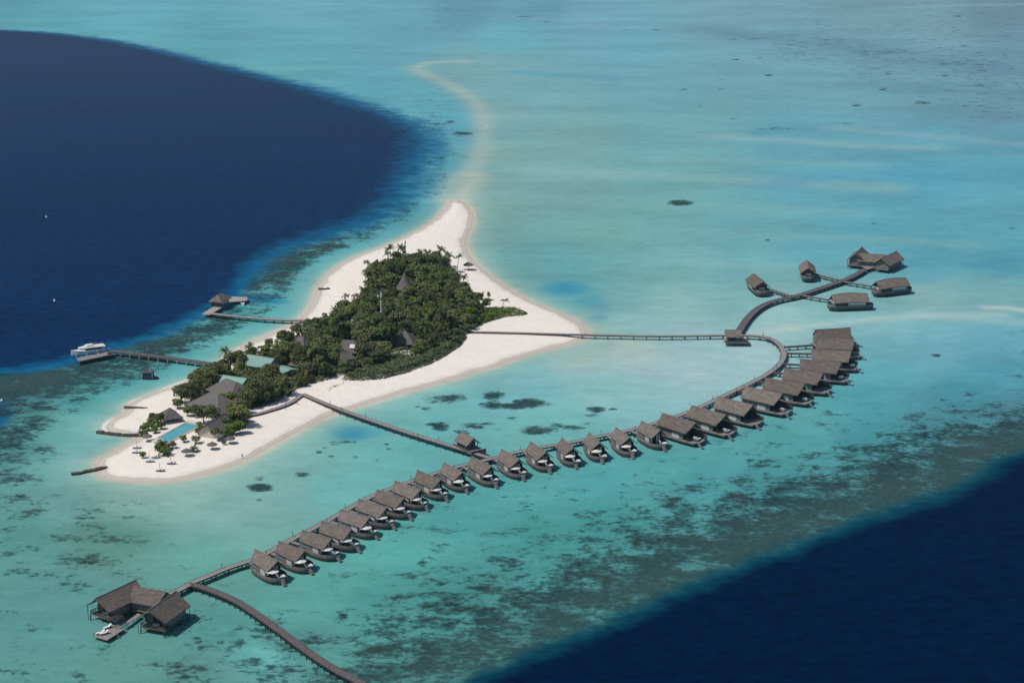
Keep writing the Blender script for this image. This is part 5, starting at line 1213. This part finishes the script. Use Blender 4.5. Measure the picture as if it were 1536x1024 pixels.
for x, y, e in spots:
    p = (x, y, land_z(x, y)); u = random.random(); s = random.uniform(.82, 1.22) * (.62 + .38 * min(1, e / 7)); rz = random.random() * 6.28
    if u < .19 and e > 1.5: random.choice(P_PALM).put(p, rz, 'coconut palm standing among the trees of the island wood', GP, sc_(random.uniform(.85, 1.15)))
    elif u < .30: random.choice(P_OLIVE).put(p, rz, 'olive green round-crowned tree in the island wood', 'olive green trees of the wood', sc_(s))
    elif u < .38: random.choice(P_BRIGHT).put(p, rz, 'bright green round-crowned tree in the island wood', 'bright green trees of the wood', sc_(s))
    else: random.choice(P_BROAD).put(p, rz, 'dense dark green broadleaf tree in the island wood', GT, sc_(s))
for x, y, s in ((277,606,.62),(284,597,.7),(290,587,.75),(298,578,.8),(309,571,.85),(321,567,.85),(334,563,.85),(346,558,.9),(301,588,.8),(313,580,.9),(326,574,.9),(339,569,.85),(358,552,.9),(287,606,.6),(366,592,.8),(378,590,.9),(390,594,.95),(402,590,.95),(414,594,.9),(386,602,.85),(372,582,.8)):
    P_BROAD[int(x) % 6].put(on_land(x, y), random.random()*6.28, 'dense dark green broadleaf tree in the island wood', GT, sc_(s))
def crown_at(x, y, h): a = at(x, y, h + 1.2); return (a.x, a.y, land_z(a.x, a.y))
for x, y, h, lab in ((662,371,10.5,'tall palm at the far right end of the wood, left one of two'),(676,381,9.5,'palm at the far right end of the wood, right one of two'),(518,446,5.5,'lone leaning palm on the west edge of the wood by the beach'),(551,393,5.5,'palm on the far west corner of the wood, upper one'),(547,407,5.5,'palm on the far west corner of the wood, lower one'),(630,376,7.5,'palm sticking out of the far top of the wood'),(459,487,6.5,'palm at the root of the pale jetty'),(328,550,6.5,'palm at the root of the long grey jetty'),(371,521,7.5,'palm on the west beach edge left of the green-roofed house'),(753,451,3.5,'small palm over the eastern tongue of shrubs'),(700,424,5,'thin palm leaning over the east beach'),(686,386,6.5,'palm at the right corner of the far wood')):
    b = random.choice(P_PALM); s = h / 9.5; w_ = max(s, .85); b.put(crown_at(x, y, h), random.random()*6.28, lab, 'palms standing out at the edge of the wood', (w_, w_, s))
for x, y, s, lab in ((464,553,1.0,'slim yellow-leaved tree in front of the weathered house'),(460,575,.95,'slim yellow-leaved tree at the south edge of the wood'),(733,450,.7,'yellow-leaved tree beside the eastern tongue of shrubs'),(291,606,.7,'yellow-leaved tree left of the restaurant roof')):
    P_YEL.put(on_land(x, y), random.random(), lab, 'yellow-leaved trees', sc_(s))
for x, y, s, lab in ((613,484,1.0,'pale bare tree in the wood, left of three'),(633,488,1.1,'pale bare tree in the wood, middle of three'),(671,491,.9,'pale bare tree in the wood, right of three'),(570,540,.8,'pale bare tree beside the plunge pool terrace')):
    P_GREY.put(on_land(x, y), random.random(), lab, 'pale bare trees', sc_(s))
# garden by the restaurant and pool
for x, y, s, br, lab in ((272,605,.75,0,'dark tree on the west edge beside the large restaurant'),(266,613,.55,1,'bright tree at the left corner of the large restaurant'),(281,624,.52,1,'bright round tree between the pool pavilion and the restaurant'),(292,626,.45,0,'dark tree against the front of the restaurant roof'),(305,635,.68,0,'large dark tree before the restaurant roof, left of two'),(318,636,.68,0,'large dark tree before the restaurant roof, right of two'),(352,641,.85,1,'bright tree at the right end of the gabled bar hall'),(362,640,.8,0,'dark tree at the sand edge right of the gabled bar hall'),(350,652,.68,1,'bright low tree in front of the gabled bar hall, right of three'),(338,656,.45,1,'bright low tree in front of the gabled bar hall, middle of three'),(322,657,.40,0,'low tree in front of the gabled bar hall, left of three'),(360,650,.65,1,'bright bush at the sand edge below the bar hall'),(347,607,.62,1,'bright green tree between the two thatched restaurant roofs'),(335,603,.5,1,'yellowish green small tree between the restaurant roofs'),(371,603,.8,0,'dark tree right of the restaurant'),(382,608,.85,0,'big dark tree behind the boardwalk, left of two'),(400,603,.85,0,'big dark tree behind the boardwalk, right of two')):
    (P_BRIGHT[len(lab) % 2] if br else P_BROAD[len(lab) % 6]).put(on_land(x, y), random.random()*6.28, lab, 'garden trees around the restaurant and pool', sc_(s * 1.25))
for x, y, s, k, lab in ((213.5,687,.8,1,'low wide shrub alone near the tip of the island'),(275.5,663,.9,1,'round shrub below the pool, left of two'),(293.5,665,1.0,0,'round shrub below the pool, right of two'),(299.5,640,.75,1,'small shrub at the upper right corner of the pool'),(297.5,651,.95,1,'shrub right of the pool before the bar hall'),(258.5,672,.9,0,'shrub right of the palm clump'),(335.5,667,.5,0,'tiny dark shrub on the open sand right of the pool'),(246,681,1.0,1,'shrub in the palm clump, front one'),(236,676,.9,1,'shrub in the palm clump, left one'),(250,676,.9,0,'shrub in the palm clump, right one'),(214,648,.9,1,'shrub left of the pool, outermost towards the west shore'),(222,646,1.2,1,'shrub left of the pool, in front of the row'),(229,640,1.3,0,'tall shrub left of the pool, middle of the row'),(237,636,1.4,0,'tall shrub left of the pool, next to the pavilion'),(241,644,1.1,1,'bright shrub left of the pool nearest its edge'),(232,650,1.0,1,'bright shrub left of the pool, lowest of the row'),(218,655,.8,1,'shrub behind the leftmost thatched parasol'),(228,630,1.0,0,'shrub behind the row left of the pool'),(711,494.5,1.0,0,'single shrub above the start of the thin jetty')):
    P_SHRUB[k + (len(lab) % 2) if k else 0].put(on_land(x, y), random.random()*6.28, lab, 'shrubs on the sand', sc_(s))
for x, y, s, lab in ((243,674,1.5,'dark palm tuft rising from the clump below the pool'),(247,683,1.2,'second palm tuft in the clump below the pool'),(290.5,677,1.0,'young feathery palm between the two thatched parasols below the pool'),(212,653,.9,'young palm at the left end of the shrubs by the pool')):
    P_SMALLPALM.put(on_land(x, y), random.random()*6.28, lab, 'young palms by the pool', sc_(s))
# continuous low scrub and the creeping sand plants
def scrub(name, P, h, dens, size, m_, sd):
    rnd = random.Random(sd); lo, hi = P.min(0), P.max(0); m = MB(); A = (hi[0]-lo[0])*(hi[1]-lo[1]); n = int(A * dens); r = np.random.default_rng(sd)
    X, Y = r.uniform(lo[0], hi[0], n), r.uniform(lo[1], hi[1], n); k = inside(X, Y, P); X, Y = X[k], Y[k]; E = seg_dist(X, Y, P)
    for x, y, e in zip(X, Y, E):
        hh = h * min(1, .25 + e / 2.6) * (.72 + .5 * mnoise.noise((x*.28, y*.28, sd))); z = land_z0 + hh * rnd.uniform(.55, 1.02)
        nrm = Vector((rnd.gauss(0,.45), rnd.gauss(0,.45) - .1, 1)).normalized(); t = nrm.cross(Vector((rnd.gauss(0,1), rnd.gauss(0,1), .2))).normalized(); b = nrm.cross(t); s = size * rnd.uniform(.6, 1.3); c = Vector((x, y, z))
        m.quad(c - t*s - b*s*.3, c - b*s*.8, c + t*s + b*s*.2, c + b*s*.7)
    o = m.build(name, M[m_]); tag(o, kind='stuff'); return o
land_z0 = 1.15
scrub('undergrowth', WOOD, 2.2, 2.2, .55, 'leaf', 9)
scrub('undergrowth', HEDGE, 3.2, 9, .42, 'leaf_olive', 3)
scrub('undergrowth', TONGUE, 3.2, 9, .42, 'leaf_bright', 4)
strip = poly([(489,584.5),(494,580),(504,577),(516,571.5),(520,572.5),(510,578),(500,583),(492,586)], 1.2)
scrub('undergrowth', strip, .5, 1.1, .30, 'leaf_yellow', 5)
SUN_EL, SUN_AZ = R(57), R(180 + 24)          # azimuth measured so that the light comes from the left and a little from behind the camera
world = bpy.data.worlds.new('World'); sc.world = world; world.use_nodes = True
wn = world.node_tree; bg = wn.nodes['Background']
sky = wn.nodes.new('ShaderNodeTexSky'); sky.sky_type = 'NISHITA'; sky.sun_disc = False
sky.sun_elevation = SUN_EL; sky.altitude = 200
to_sun = Vector((math.cos(SUN_AZ) * math.cos(SUN_EL), math.sin(SUN_AZ) * math.cos(SUN_EL), math.sin(SUN_EL)))
sky.sun_rotation = math.atan2(to_sun.x, to_sun.y)
wn.links.new(sky.outputs[0], bg.inputs[0]); bg.inputs[1].default_value = .08
sl = bpy.data.lights.new('sun', 'SUN'); sl.energy = 3.2; sl.angle = R(.55); sl.color = (1, .955, .89)
so = bpy.data.objects.new('sun', sl); COL.objects.link(so); so.rotation_euler = (-to_sun).to_track_quat('-Z', 'Y').to_euler(); so.location = (0, 0, 400)
sc.view_settings.view_transform = 'Standard'; sc.view_settings.look = 'None'; sc.view_settings.exposure = 0; sc.view_settings.gamma = 1; sc.view_settings.use_curve_mapping = False

# thin sea air
hz = MB().box((0, 7000, 115), (62000, 50000, 300)).build('haze', bpy.data.materials.new('sea_air')); tag(hz, kind='stuff')
hm = hz.data.materials[0]; hm.use_nodes = True; hn = hm.node_tree; hn.nodes.clear()
ho_ = hn.nodes.new('ShaderNodeOutputMaterial'); hv = hn.nodes.new('ShaderNodeVolumePrincipled'); hn.links.new(hv.outputs[0], ho_.inputs['Volume'])
hv.inputs['Color'].default_value = (.33, .72, 1, 1); hv.inputs['Density'].default_value = .000032; hv.inputs['Anisotropy'].default_value = .1
